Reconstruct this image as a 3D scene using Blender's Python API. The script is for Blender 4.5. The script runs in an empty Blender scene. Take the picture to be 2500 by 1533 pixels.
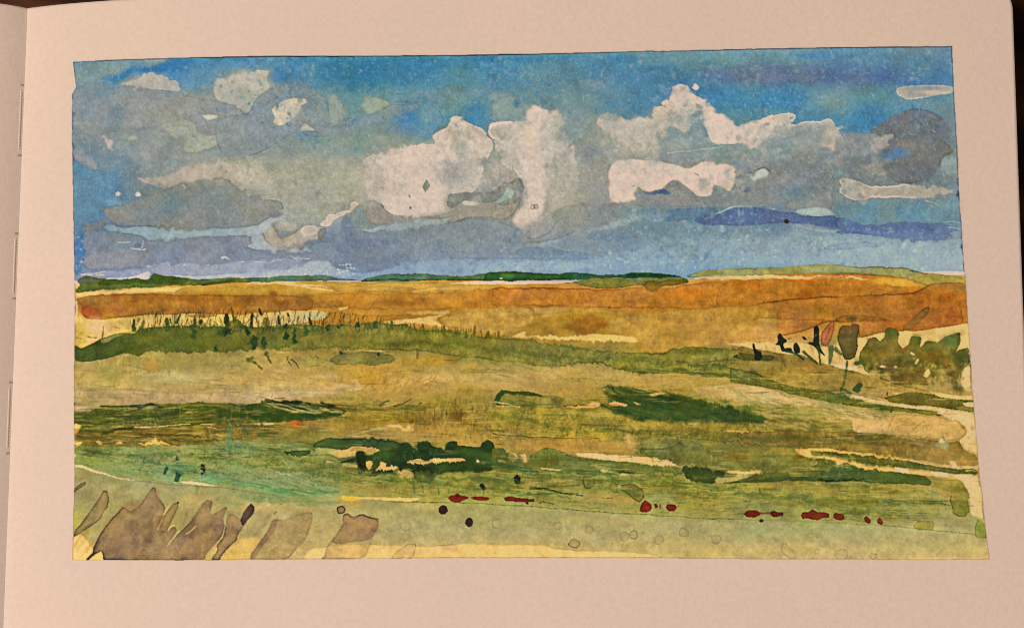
import bpy, math
import numpy as np

# ------------------------------------------------------------------ camera, light, exposure
SC = bpy.context.scene
COL = SC.collection
TILT = math.radians(5.5)
LENS, SENS = 45.0, 36.0
VIEW_W = 0.225                         # metres of page plane seen across the frame
DIST = VIEW_W * LENS / SENS
CAM = np.array([0.0, -DIST * math.sin(TILT), DIST * math.cos(TILT)])

cd = bpy.data.cameras.new("camera")
cd.lens, cd.sensor_width, cd.clip_start, cd.clip_end = LENS, SENS, 0.01, 50.0
cam = bpy.data.objects.new("camera", cd)
cam.location = CAM
cam.rotation_euler = (TILT, 0, 0)
COL.objects.link(cam)
SC.camera = cam

world = bpy.data.worlds.new("World")
SC.world = world
world.use_nodes = True
bg = world.node_tree.nodes["Background"]
bg.inputs[0].default_value = (1.0, 0.80, 0.64, 1)
bg.inputs[1].default_value = 0.15


def area_lamp(name, loc, target, size, power, color):
    ld = bpy.data.lights.new(name, 'AREA')
    ld.shape = 'DISK'
    ld.size, ld.energy, ld.color = size, power, color
    lo = bpy.data.objects.new(name, ld)
    lo.location = loc
    d = np.array(target) - np.array(loc)
    from mathutils import Vector
    lo.rotation_euler = Vector(d).to_track_quat('-Z', 'Y').to_euler()
    COL.objects.link(lo)
    return lo


area_lamp("room_lamp", (-0.74, -0.16, 1.38), (0.0, -0.01, 0.0), 0.22, 21.0, (1.0, 0.716, 0.57))

SC.view_settings.view_transform = 'Standard'
SC.view_settings.look = 'None'
SC.view_settings.exposure = 0.0
SC.view_settings.gamma = 1.0
SC.render.engine = 'CYCLES'
SC.cycles.use_denoising = False
SC.cycles.max_bounces = 4
SC.cycles.filter_width = 0.95

# ------------------------------------------------------------------ page surface and pixel rays
RIGHT = np.array([1.0, 0, 0])
UP = np.array([0, math.cos(TILT), math.sin(TILT)])
FWD = np.array([0, math.sin(TILT), -math.cos(TILT)])
ASP = 627.0 / 1024.0


def rays(px, py):
    nx = (np.asarray(px, float) / 2500.0 - 0.5) * SENS / LENS
    ny = (0.5 - np.asarray(py, float) / 1533.0) * ASP * SENS / LENS
    return nx[..., None] * RIGHT + ny[..., None] * UP + FWD


def hit_z(px, py, z):
    d = rays(px, py)
    t = (z - CAM[2]) / d[..., 2]
    return CAM + d * t[..., None]


Z_G = -0.0062                          # depth of the gutter below the open page
g0 = hit_z(67, 20, Z_G)
g1 = hit_z(8, 1533, Z_G)
r0 = hit_z(2474.5, 75, 0.0)
r1 = hit_z(2500, 810, 0.0)


def gut_x(y):
    return g0[0] + (g1[0] - g0[0]) * (y - g0[1]) / (g1[1] - g0[1])


def edge_x(y):
    return r0[0] + (r1[0] - r0[0]) * (y - r0[1]) / (r1[1] - r0[1])


def zpage(x, y):
    """height of the right page: dips into the gutter, very slightly cockled by the paint"""
    t = np.maximum(np.asarray(x) - gut_x(np.asarray(y)), 0.0)
    z = Z_G * np.exp(-t / 0.020)
    z = z + 0.00022 * np.sin(x * 46 + 1.0) * np.sin(y * 61 + 0.4) * np.clip(t / 0.03, 0, 1)
    return z


def zleft(x, y):
    t = np.maximum(gut_x(np.asarray(y)) - np.asarray(x), 0.0)
    return Z_G + 0.0072 * (1 - np.exp(-t / 0.0088))


def on_page(px, py, lift=0.0):
    z = np.zeros(np.shape(px))
    for _ in range(14):
        p = hit_z(px, py, z)
        z = 0.5 * z + 0.5 * (zpage(p[..., 0], p[..., 1]) + lift)
    return hit_z(px, py, z)


# ------------------------------------------------------------------ paint canvas (in sheet coordinates)
S = 0.62
X0, Y0, X1, Y1 = 166, 104, 2424, 1376
W, H = int((X1 - X0) * S), int((Y1 - Y0) * S)
GX = X0 + (np.arange(W) + 0.5) / S
GY = Y0 + (np.arange(H) + 0.5) / S
XX, YY = np.meshgrid(GX, GY)
rng = np.random.default_rng(7)


def vnoise(sx, sy, seed):
    """smooth value noise, cell size sx, sy in sheet pixels, range about 0..1"""
    r = np.random.default_rng(seed)
    nx, ny = int((X1 - X0) / sx) + 4, int((Y1 - Y0) / sy) + 4
    g = r.random((ny, nx))
    u = (GX - X0) / sx + 0.37
    v = (GY - Y0) / sy + 0.61
    iu, iv = u.astype(int), v.astype(int)
    fu, fv = u - iu, v - iv
    fu, fv = fu * fu * (3 - 2 * fu), fv * fv * (3 - 2 * fv)
    a = g[iv][:, iu] * (1 - fu) + g[iv][:, iu + 1] * fu
    b = g[iv + 1][:, iu] * (1 - fu) + g[iv + 1][:, iu + 1] * fu
    return a * (1 - fv)[:, None] + b * fv[:, None]


def fbm(sx, sy, seed, oc=4):
    t, w, tot = 0, 1.0, 0
    for k in range(oc):
        t = t + w * vnoise(sx / 2 ** k, sy / 2 ** k, seed + k * 17)
        tot += w
        w *= 0.55
    t = t / tot
    return np.clip((t - 0.5) * 1.6 + 0.5, 0, 1)


WX = (fbm(26, 26, 11, 3) - 0.5) * 2
WY = (fbm(26, 26, 29, 3) - 0.5) * 2
N_BIG = fbm(150, 110, 41, 4)
N_MID = fbm(44, 40, 53, 4)
N_FINE = 0.5 * fbm(9, 12, 67, 3) + 0.5 * fbm(19, 15, 69, 3)
N_EDGE = fbm(85, 85, 71, 4)
N_GRAIN = vnoise(3.6, 4.2, 83) * 0.6 + vnoise(7.5, 8, 97) * 0.4
N_ROUGH = (fbm(15, 13, 101, 3) - 0.5) * 1.3
N_ROUGH2 = (fbm(15, 13, 131, 3) - 0.5) * 1.3


def blur(a, s):
    if s < 0.3:
        return a
    r = max(1, int(s * 2.6))
    if r <= 9:
        k = np.exp(-0.5 * (np.arange(-r, r + 1) / s) ** 2)
        k /= k.sum()
        for ax in (0, 1):
            p = np.pad(a, [(r, r) if i == ax else (0, 0) for i in (0, 1)], mode='edge')
            n = a.shape[ax]
            a = sum(k[i] * (p[i:i + n] if ax == 0 else p[:, i:i + n]) for i in range(2 * r + 1))
        return a
    w = int(s * 1.75) | 1
    for _ in range(3):
        for ax in (0, 1):
            h = w // 2
            p = np.pad(a, [(h + 1, h) if i == ax else (0, 0) for i in (0, 1)], mode='edge')
            c = np.cumsum(p, axis=ax)
            a = ((c[w:] - c[:-w]) if ax == 0 else (c[:, w:] - c[:, :-w])) / w
    return a


C = np.zeros((H, W, 3))
REG = np.zeros((H, W), np.int32)
REGS = ['painting']
OX = {'1': 0, '2': 600, '3': 1200, '4': 1800}
OY = {'A': 0, 'B': 380, 'C': 740, 'D': 1100}
K = 2460 / 700.0


def P(fr, s):
    a = np.array([[float(v) for v in t.split(',')] for t in s.split()])
    if fr == 'F':
        return a
    return np.stack([OX[fr[1]] + a[:, 0] / K, OY[fr[0]] + a[:, 1] / K], 1)


EDGEF = 0.7                            # strength of pooled rims
CUT = 0.24                             # how much brush corners are rounded


def chaikin(p, n=2):
    for _ in range(n):
        q = np.roll(p, -1, 0)
        p = np.stack([(1 - CUT) * p + CUT * q, CUT * p + (1 - CUT) * q], 1).reshape(-1, 2)
    return p


def ell(fr, cx, cy, rx, ry, n=14, wob=0.06):
    t = np.arange(n) / n * 2 * math.pi
    r = 1 + wob * rng.standard_normal(n)
    c = P(fr, f"{cx},{cy}")[0]
    return np.stack([c[0] + rx / K * r * np.cos(t), c[1] + ry / K * r * np.sin(t)], 1)


def mask(p, warp=3.0, soft=0.0, rough=0.0, sm=2):
    if sm:
        p = chaikin(p, sm)
    m = warp + rough * 1.5 + soft * 2.8 + 6
    i0 = max(0, int((p[:, 0].min() - m - X0) * S)); i1 = min(W, int((p[:, 0].max() + m - X0) * S) + 2)
    j0 = max(0, int((p[:, 1].min() - m - Y0) * S)); j1 = min(H, int((p[:, 1].max() + m - Y0) * S) + 2)
    sl = (slice(j0, j1), slice(i0, i1))
    if i1 <= i0 or j1 <= j0:
        return sl, None
    x = XX[sl] + warp * WX[sl] + rough * N_ROUGH[sl]
    y = YY[sl] + warp * WY[sl] + rough * N_ROUGH2[sl]
    ins = np.zeros(x.shape, bool)
    q = np.roll(p, -1, 0)
    ylo, yhi = y.min(), y.max()
    for (ax, ay), (bx, by) in zip(p, q):
        if ay == by or max(ay, by) < ylo or min(ay, by) > yhi:
            continue
        ins ^= ((ay > y) != (by > y)) & (x < (bx - ax) * (y - ay) / (by - ay) + ax)
    return sl, blur(ins.astype(float), max(0.55, soft * S))


def newreg(name):
    REGS.append(name)
    return len(REGS) - 1


def wash(p, col, a=0.9, edge=0.0, ew=3.0, soft=0.0, warp=3.0, rough=0.0, var=0.25, col2=None, ax='x',
         mott=0.0, reg=None, sm=2, clip=None, fade=None):
    """one watercolour wash: pooled pigment at its rim, uneven density inside"""
    sl, m = mask(p, warp, soft, rough, sm)
    if m is None:
        return
    if clip is not None:
        m = m * clip[sl]
    dens = 1 + var * (N_MID[sl] * 1.2 + N_BIG[sl] * 0.8 - 1.0)
    keep = 1.0
    if fade is not None:           # brush lifted or rinsed towards the foot of the shape: the lower rim is lost
        f0, f1, fa = fade
        t = (YY[sl] - p[:, 1].min()) / np.ptp(p[:, 1]) + (N_MID[sl] - 0.5) * 0.5 + (N_FINE[sl] - .5) * .25
        t = np.clip((t - f0) / (f1 - f0), 0, 1)
        keep = 1 - (1 - fa) * t * t * (3 - 2 * t)
    reg_m = m
    m = m * keep if fade is not None else m
    al = np.clip(m * a * dens, 0, 1)[..., None]
    c = np.array(col, float)
    if col2 is not None:
        t = (XX[sl] - p[:, 0].min()) / np.ptp(p[:, 0]) if ax == 'x' else (YY[sl] - p[:, 1].min()) / np.ptp(p[:, 1])
        t = np.clip(t + (N_MID[sl] - 0.5) * 0.35, 0, 1)[..., None]
        c = c + (np.array(col2, float) - c) * t
    else:
        c = c * np.ones((1, 1, 3))
    c = c * (1 + (mott * 0.7 + 0.03) * (N_FINE[sl] - 0.5)[..., None] * 2)
    C[sl] = C[sl] * (1 - al) + c * al
    if edge:
        e = reg_m * np.clip(1 - blur(reg_m, ew * S), 0, 1) * 2.0 * keep ** 2
        e = np.clip(e * (0.12 + 1.6 * N_EDGE[sl] ** 1.4), 0, 1)[..., None]
        if edge > 0:
            C[sl] *= 1 - EDGEF * edge * e * np.array([0.85, 0.8, 0.75])
        else:
            C[sl] += (np.array([232, 212, 190]) - C[sl]) * (-edge * e)
    if reg:
        rid = newreg(reg)
        REG[sl][reg_m > 0.5] = rid


def blob(fr, cx, cy, rx, ry, col, a=0.6, n=0.5, seed=0):
    """wet-in-wet bloom with a ragged soft rim"""
    c0 = P(fr, f"{cx},{cy}")[0]
    rx, ry = rx / K, ry / K
    i0 = max(0, int((c0[0] - 2 * rx - X0) * S)); i1 = min(W, int((c0[0] + 2 * rx - X0) * S) + 1)
    j0 = max(0, int((c0[1] - 2 * ry - Y0) * S)); j1 = min(H, int((c0[1] + 2 * ry - Y0) * S) + 1)
    if i1 <= i0 or j1 <= j0:
        return
    sl = (slice(j0, j1), slice(i0, i1))
    d = np.hypot((XX[sl] - c0[0]) / rx, (YY[sl] - c0[1]) / ry)
    d = d + n * ((N_MID[sl] - 0.5) * 1.2 + (N_FINE[sl] - 0.5) * 0.7)
    al = (np.clip(1.25 - d, 0, 1) ** 1.2 * a)
    al = np.clip(al, 0, 1)[..., None]
    C[sl] = C[sl] * (1 - al) + np.array(col, float) * al


def stroke(fr, s, w0, w1, col, a=0.85, edge=0.0, warp=1.5, reg=None):
    p = P(fr, s)
    if len(p) > 2:
        for _ in range(2):
            q = [p[0]]
            for i in range(len(p) - 1):
                q += [0.75 * p[i] + 0.25 * p[i + 1], 0.25 * p[i] + 0.75 * p[i + 1]]
            p = np.array(q + [p[-1]])
    d = np.gradient(p, axis=0)
    nn = np.stack([-d[:, 1], d[:, 0]], 1) / (np.linalg.norm(d, axis=1)[:, None] + 1e-6)
    t = np.linspace(0, 1, len(p))
    w = (w0 + (w1 - w0) * t) / K / 2
    w = np.maximum(w, 0.9)
    w = w * np.where((t < 0.001) | (t > 0.999), 0.5, 1.0)
    poly = np.concatenate([p + nn * w[:, None], (p - nn * w[:, None])[::-1]])
    wash(poly, col, a, edge, 2.0, 0, warp, 0, 0.2, sm=0, reg=reg)


def hatch(p, n, ang, dang, ln, wd, cols, a=0.5, seed=1, warp=2.0, wet=0.75, curve=0.0):
    """many separate brush hairs inside an outline"""
    sl, m = mask(p, warp, 3.0)
    if m is None:
        return
    r = np.random.default_rng(seed)
    h, w = m.shape
    ys, xs = np.nonzero(m > 0.4)
    if len(ys) == 0:
        return
    for ci, col in enumerate(cols):
        buf = np.zeros(m.shape)
        k = max(1, n // len(cols))
        sel = r.integers(0, len(ys), k)
        th = np.radians(ang + dang * r.standard_normal(k))
        L = r.uniform(ln[0], ln[1], k) * S
        cv = curve * r.standard_normal(k)
        st = np.linspace(-0.5, 0.5, 48)
        px = xs[sel][:, None] + L[:, None] * st * np.cos(th)[:, None] - cv[:, None] * L[:, None] * (st ** 2) * np.sin(th)[:, None]
        py = ys[sel][:, None] + L[:, None] * st * np.sin(th)[:, None] + cv[:, None] * L[:, None] * (st ** 2) * np.cos(th)[:, None]
        al = (1 - (2 * np.abs(st)) ** 2.5) * r.uniform(0.4, 1, k)[:, None]
        for ox in range(wd):
            ix, iy = np.round(px).astype(int), np.round(py).astype(int) + ox
            ok = (ix >= 0) & (ix < w) & (iy >= 0) & (iy < h)
            np.maximum.at(buf, (iy[ok], ix[ok]), al[ok])
        buf = np.clip(blur(buf, wet) * 1.25, 0, 1) * m * a
        C[sl] = C[sl] * (1 - buf[..., None]) + np.array(col, float) * buf[..., None]


def ring(fr, cx, cy, rx, ry, col, a=0.6, fill=0.1, wd=1.6):
    p = chaikin(ell(fr, cx, cy, rx, ry, 12, 0.07), 2)
    wash(p, col, fill, 0, warp=0.6, sm=0)
    sl, m = mask(p, 0.6, 0, 0, 0)
    e = np.clip(m * (1 - blur(m, wd * S)) * 2.4, 0, 1)
    e = (e * a * (0.5 + 0.8 * N_EDGE[sl]))[..., None]
    C[sl] = C[sl] * (1 - e) + np.array(col, float) * 0.55 * e


def grid_base(cols, rows, table, y_from, y_to, wamp):
    """broad first washes, interpolated between hand-picked colours"""
    T = np.array(table, float)
    xw = XX + WX * wamp * 0.5 + (N_BIG - 0.5) * wamp * 2.2
    yw = YY + WY * wamp * 0.2 + (N_MID - 0.5) * wamp * 0.5
    u = np.interp(xw, cols, np.arange(len(cols)))
    v = np.interp(yw, rows, np.arange(len(rows)))
    iu = np.clip(u.astype(int), 0, len(cols) - 2); iv = np.clip(v.astype(int), 0, len(rows) - 2)
    fu = (u - iu); fv = (v - iv)
    fu = (fu * fu * (3 - 2 * fu))[..., None]; fv = (fv * fv * (3 - 2 * fv))[..., None]
    out = (T[iv, iu] * (1 - fu) + T[iv, iu + 1] * fu) * (1 - fv) + (T[iv + 1, iu] * (1 - fu) + T[iv + 1, iu + 1] * fu) * fv
    sel = (YY >= y_from) & (YY < y_to)
    C[sel] = out[sel]


PAPER = (214, 182, 156)
C[:] = PAPER
# ------------------------------------------------------------------ the sky washes
CX = [180, 420, 660, 900, 1140, 1380, 1620, 1860, 2100, 2340]
SKY_Y = [140, 190, 240, 300, 360, 420, 480, 540, 600, 650]
SKY = [
 [(95,140,160),(70,128,168),(70,130,165),(35,105,155),(45,115,160),(60,115,155),(90,132,150),(100,138,152),(85,125,155),(95,125,145)],
 [(125,150,155),(70,130,170),(140,155,155),(40,110,155),(75,130,155),(80,120,150),(60,105,150),(100,115,140),(85,110,145),(70,110,150)],
 [(125,140,155),(150,155,155),(130,145,155),(95,140,150),(105,140,145),(110,140,145),(65,115,155),(50,115,165),(85,130,150),(100,136,150)],
 [(130,140,150),(150,155,155),(140,150,155),(120,145,150),(85,130,155),(140,155,155),(90,130,150),(100,140,150),(50,110,160),(110,130,140)],
 [(105,130,150),(150,155,150),(140,150,150),(135,150,145),(150,158,152),(150,155,150),(140,150,150),(120,145,150),(125,135,140),(110,125,132)],
 [(90,130,155),(140,150,150),(158,162,150),(162,162,150),(165,160,155),(160,158,150),(150,150,148),(130,138,145),(115,125,130),(115,135,145)],
 [(95,130,155),(125,138,145),(152,157,150),(165,162,152),(140,145,145),(155,152,148),(135,145,148),(115,130,140),(125,140,148),(115,135,148)],
 [(90,125,155),(120,142,158),(150,160,165),(135,150,160),(130,140,148),(140,145,148),(115,140,155),(105,130,155),(115,140,155),(100,130,155)],
 [(110,130,155),(125,140,155),(130,142,160),(118,132,152),(125,140,155),(130,145,158),(120,145,162),(135,155,168),(140,162,175),(140,160,175)],
 [(120,135,160),(145,152,170),(150,162,178),(140,155,175),(130,150,175),(125,150,175),(120,150,175),(130,155,175),(148,165,178),(150,165,180)]]
grid_base(CX, SKY_Y, SKY, 0, 700, 34)
SKYR = newreg('painted_sky')
REG[YY < 684] = SKYR

# deep blue pools and pale blooms
for b in [
 ('A1',1350,575,330,55,(45,105,165),.85), ('A1',1000,650,150,60,(60,120,170),.7), ('A1',1700,540,420,60,(55,115,165),.5), ('A1',1650,720,110,140,(105,150,170),.5),
 ('A1',1250,690,240,65,(172,170,165),.9), ('A1',2080,740,240,150,(182,178,165),.95), ('A1',2400,640,90,90,(50,110,165),.7),
 ('A1',800,960,160,130,(150,155,162),.7), ('A1',700,1120,100,90,(150,152,165),.5), ('A1',900,790,160,90,(75,130,165),.6),
 ('A1',1000,1000,80,220,(95,130,145),.6), ('A1',900,1400,240,120,(85,135,170),.6), ('A1',680,1450,90,80,(60,120,165),.7),
 ('A1',1500,1260,170,150,(125,140,140),.7), ('A1',1250,1300,150,120,(160,162,162),.6), ('A1',2100,1150,240,150,(150,158,158),.4),
 ('A2',820,620,300,130,(25,100,155),.7), ('A2',400,640,130,110,(50,115,165),.7), ('A2',1400,600,330,110,(45,115,165),.6), ('A2',2000,500,300,60,(45,105,160),.6),
 ('A2',1180,900,180,100,(150,165,155),.75), ('A2',1400,1010,130,150,(55,115,168),.85), ('A2',1560,1130,110,120,(80,135,165),.5),
 ('A2',1980,960,170,120,(55,115,165),.9), ('A2',2200,900,120,110,(135,158,160),.7), ('A2',1560,960,80,90,(125,158,162),.7),
 ('A2',900,1250,350,100,(140,158,150),.5), ('A2',600,1220,180,80,(105,145,150),.5), ('A2',960,1250,60,110,(105,140,140),.6),
 ('A2',2150,650,150,120,(70,120,160),.5), ('A2',1300,820,300,60,(100,145,155),.4),
 ('A3',130,640,160,130,(65,120,165),.6), ('A3',480,680,260,150,(105,142,148),.6), ('A3',1100,520,160,60,(45,105,160),.7), ('A3',1420,590,170,35,(50,100,160),.8),
 ('A3',1150,690,260,110,(70,118,160),.6), ('A3',900,720,130,60,(130,150,150),.6), ('A3',1100,880,240,70,(75,130,165),.5), ('A3',1980,830,380,140,(50,118,168),.6),
 ('A3',2100,450,380,30,(110,148,158),.6), ('A3',2300,560,200,50,(100,122,142),.4),
 ('A4',820,860,270,180,(128,158,158),.75), ('A4',430,820,190,130,(45,115,170),.6), ('A4',1150,950,180,110,(50,110,165),.75), ('A4',1600,560,260,90,(75,120,158),.5),
 ('A4',650,480,230,32,(55,112,170),.8), ('A4',450,610,420,80,(98,118,140),.45), ('A4',1500,430,260,40,(105,132,148),.5), ('A4',1600,890,200,70,(118,148,155),.6)]:
    blob(b[0], b[1], b[2], b[3], b[4], b[5], b[6])

for i in range(26):
    blob('A2', rng.uniform(-300, 2500), rng.uniform(478, 520), rng.uniform(90, 220), rng.uniform(18, 34), [(22,84,140), (36,96,150), (56,96,146)][i % 3], .5, .8)
# tape edge at the top left left paler, ragged blue stain below it
wash(P('A1', "635,530 1440,497 1450,505 1400,545 1290,575 1100,585 1050,630 940,650 830,690 660,720 640,640"), (128,152,158), .75, .25, warp=5, rough=4, soft=2)
blob('A1', 1330, 510, 130, 25, (160,168,168), .7)
wash(P('A1', "940,670 990,640 1050,630 1100,580 1180,568 1300,580 1420,540 1460,500 1700,495 1560,600 1400,615 1300,600 1120,610 1060,690 960,690"), (38,102,165), .75, .2, soft=3, rough=6)

# grey veils of the left clouds
wash(P('A1', "618,790 690,735 780,715 1000,728 1250,765 1400,768 1550,795 1690,850 1820,850 2000,900 2140,985 2300,1100 2320,1300 1700,1440 1450,1480 1100,1500 830,1470 700,1420 620,1340"), (146,152,156), .32, .22, ew=2.2, warp=2, var=.5)
wash(P('A1', "1560,800 1690,852 1820,852 2000,902 2140,985 1960,1150 1880,1000 1730,960 1600,1020 1380,1090 1080,1130 1090,800 1250,768"), (150,154,156), .42, .1, soft=2, var=.5)
wash(P('A1', "1350,1080 1570,1020 1640,1040 1720,1140 1800,1160 1930,1130 1945,1190 1860,1260 1700,1310 1580,1315 1560,1200 1480,1180 1390,1100"), (170,176,158), .75, .22, ew=2, warp=2)
wash(P('A1', "1720,990 1790,975 1900,1000 1830,1020 1780,1040"), (196,190,170), .9, .4, ew=2, warp=1)
wash(P('A1', "865,1180 920,1170 985,1215 950,1290 900,1265 875,1220"), (180,170,165), .95, .3, ew=2, warp=1)
wash(P('A1', "1080,1170 1200,1165 1200,1200 1090,1215"), (172,176,168), .8, .1, warp=2, rough=3)
wash(P('A1', "980,1240 1080,1200 1150,1260 1080,1310 1020,1300"), (150,165,168), .7, rough=4, soft=2)
wash(P('A1', "622,1345 640,1310 720,1330 830,1380 840,1470 760,1450 690,1410"), (152,155,165), .75, .35, ew=2, warp=1)
wash(P('A1', "1250,768 1400,768 1560,790 1555,740 1500,700 1460,690 1420,640 1370,640 1300,625 1210,640 1180,690 1000,728 1150,735"), (180,174,165), .8, -.25, ew=2, rough=6)
wash(P('A1', "1845,665 2000,650 2200,600 2300,600 2290,700 2330,745 2230,800 2160,890 2140,980 2010,900 1835,848"), (184,180,166), .8, rough=6, soft=1)

# the swirl
wash(P('A2', "35,985 60,880 150,790 290,735 370,710 500,715 600,770 690,850 718,930 712,1000 690,1040 710,1075 780,1090 845,1045 870,1000 960,992 1080,980 1200,925 1260,885 1330,900 1500,880 1480,930 1300,1010 1200,1050 1080,1068 960,1062 955,1110 900,1150 800,1165 620,1185 480,1145 490,1120 620,1120 540,1080 505,1040 420,1130 250,1240 60,1340 -200,1400 -300,1000"), (136,148,156), .5, .25, ew=2.0, warp=2, var=.5)
wash(P('A2', "220,950 240,910 330,860 430,838 520,840 530,885 480,905 470,960 400,1020 300,1085 240,1070 235,1040 255,1010"), (192,184,164), .95, .35, ew=2, warp=1.5, mott=.08)
wash(P('A2', "505,1042 545,1085 620,1122 490,1120 440,1135"), (178,178,165), .9, .3, ew=2, warp=1)
wash(P('A2', "480,1122 620,1120 640,1185 560,1170 490,1148"), (112,138,145), .7, .3, ew=2, warp=1)
wash(P('A2', "700,860 740,830 790,820 810,880 850,960 850,1020 790,1090 700,1060 690,1040 715,1000 715,920"), (150,163,158), .75, .2, ew=2, warp=2, rough=3)
wash(P('A2', "1000,870 1050,830 1180,850 1250,885 1150,950 1010,990 995,900"), (158,168,156), .7, .2, ew=2)
wash(P('A2', "1180,850 1250,815 1400,785 1650,745 1900,745 2080,780 1950,825 1750,830 1700,870 1740,970 1650,880 1560,875 1480,880 1330,870 1250,885"), (108,140,155), .5, .22, ew=2)
wash(P('A2', "2080,785 2200,790 2350,845 2470,905 2480,1050 2280,1040 2120,1060 2100,1000 2120,900"), (150,162,160), .5, .25, ew=2)
wash(P('A2', "1480,920 1540,880 1600,875 1680,930 1740,990 1750,1080 1650,1110 1600,1180 1500,1050"), (108,148,165), .45, .2, ew=2)
wash(P('A2', "1650,1090 1740,1075 1755,1100 1700,1110 1640,1120"), (122,138,112), .7, soft=2)

for i in range(46):
    x, y = rng.uniform(640, 3000), rng.uniform(760, 1480)
    blob('A1', x, y, rng.uniform(40, 150), rng.uniform(30, 90), [(172,172,166), (118,146,162), (160,164,162), (132,150,160), (150,156,150)][i % 5], rng.uniform(.2, .45), .9)
# greenish grey middle mass
wash(P('B2', "-200,330 -600,200 -500,60 -200,10 300,20 950,20 1040,200 1030,330 960,420 900,470 820,500 760,560 690,600 600,610 450,640 350,540 330,400 200,370"), (166,166,154), .7, .0, soft=8, rough=5, mott=.06, reg='painted_cloud')
wash(P('B2', "-600,100 -300,60 60,80 60,160 -100,250 -50,320 -400,200 -560,250"), (186,174,160), .55, soft=4, rough=6)
blob('B2', 60, 180, 130, 110, (194,182,164), .8)
blob('B2', 700, 150, 240, 160, (150,158,150), .5)
blob('B2', 960, 60, 90, 80, (118,140,138), .6)
blob('B2', 300, 480, 130, 90, (170,168,158), .6)
wash(P('B2', "640,560 700,520 780,500 820,470 880,460 900,400 950,395 960,425 930,470 850,490 800,520 760,545 690,605 640,610"), (196,182,164), .8, -.5, ew=2.5, rough=5)

# small outlined cloud
wash(P('B2', "-80,560 60,560 200,500 330,480 350,540 300,560 200,585 120,640 150,720 350,800 560,780 600,830 330,830 0,790 -120,760 -100,700 60,690"), (170,176,180), .75, .1, soft=1)
wash(P('B2', "125,650 150,600 200,585 260,620 290,690 310,710 360,690 420,660 480,600 560,600 620,600 680,620 690,660 640,720 530,745 440,780 350,798 230,780 150,730 160,690"), (172,166,156), .95, .45, ew=2.4, warp=2, reg='painted_cloud')
wash(P('B2', "250,590 260,560 330,530 390,545 440,590 460,640 380,660 290,655 255,620"), (172,168,160), .9, .35, ew=2, warp=2)
wash(P('B2', "460,640 520,605 580,597 620,620 600,670 520,690"), (184,174,160), .8, -.6, ew=2, warp=2)
wash(P('B2', "615,670 650,620 690,625 690,665 650,700 615,725"), (140,142,140), .85, .3, ew=2)

# pink-white central cloud
wash(P('A2', "1000,1380 1100,1320 1250,1290 1400,1245 1480,1235 1600,1240 1640,1220 1600,1180 1605,1150 1700,1110 1750,1080 1760,1000 1800,985 1850,1000 1900,1060 1970,1080 2020,1090 2060,1140 2060,1170 2110,1200 2130,1260 2090,1330 2030,1450 2000,1600 1840,1750 1780,1850 1500,1880 1290,1870 1200,1840 1100,1790 1030,1650"), (198,182,166), .92, -.35, ew=3, warp=2, rough=3, mott=.05, reg='painted_cloud', fade=(.55, .95, .45))
wash(P('A2', "1180,1380 1330,1300 1500,1270 1650,1250 1700,1350 1720,1500 1690,1660 1710,1800 1600,1835 1400,1840 1290,1855 1190,1790 1150,1650"), (208,187,171), .9, soft=5, rough=6)
blob('A2', 1850, 1270, 110, 80, (160,166,160), .7)
blob('A2', 1900, 1400, 120, 90, (172,170,165), .8)
blob('A2', 1750, 1500, 110, 120, (166,162,162), .75)
blob('A2', 1060, 1450, 90, 120, (180,172,160), .7)
blob('A2', 1120, 1560, 90, 120, (176,168,158), .7)
blob('A2', 1830, 1520, 120, 90, (165,166,160), .7)
blob('A2', 1950, 1560, 110, 90, (186,176,164), .6)
# second column
wash(P('A3', "-30,1100 0,1062 120,1040 330,1045 305,960 330,918 400,920 480,940 560,945 640,1000 600,1100 660,1180 720,1240 700,1350 740,1480 720,1700 640,1850 600,1960 450,2080 380,2090 230,1960 170,1880 280,1750 290,1600 200,1480 100,1400 40,1290 20,1220"), (190,180,166), .85, -.2, ew=3, warp=3, rough=5, mott=.05, reg='painted_cloud', soft=1.5, fade=(.3, .9, .35))
wash(P('A3', "300,960 330,920 400,920 450,950 480,1000 430,1060 440,1300 470,1511 455,1600 470,1700 420,1850 300,1950 230,1960 165,1880 290,1760 320,1650 260,1420 200,1300 230,1150 330,1060"), (212,190,174), .85, soft=4, rough=5)
blob('A3', 350, 1160, 60, 110, (214,194,160), .7)
blob('A3', 480, 1110, 90, 80, (165,168,158), .6)
blob('A3', 590, 1060, 90, 130, (170,170,160), .5)
blob('A3', 60, 1330, 70, 50, (140,150,140), .75)
blob('A3', 620, 1420, 150, 160, (168,166,156), .6)
blob('A3', 700, 1600, 140, 150, (160,162,152), .6)
blob('A3', 560, 1700, 100, 90, (185,178,162), .6)
blob('A3', 820, 1280, 150, 140, (128,138,142), .8)
blob('A3', 950, 1130, 100, 110, (155,155,155), .6)
blob('A3', 870, 1500, 130, 130, (150,152,150), .6)
blob('A3', 680, 1130, 110, 110, (118,145,150), .6)
for s in ["2060,1160 2120,1200 2135,1260 2095,1320", "2090,1040 2070,1110 2090,1160 2130,1200"]:
    stroke('A2', s, 6, 10, (120,122,115), .7)
wash(P('A2', "2090,1060 2130,1050 2280,1040 2300,1060 2150,1065 2090,1110 2110,1160 2150,1190 2120,1200 2075,1150"), (216,198,178), .8, warp=1)

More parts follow.
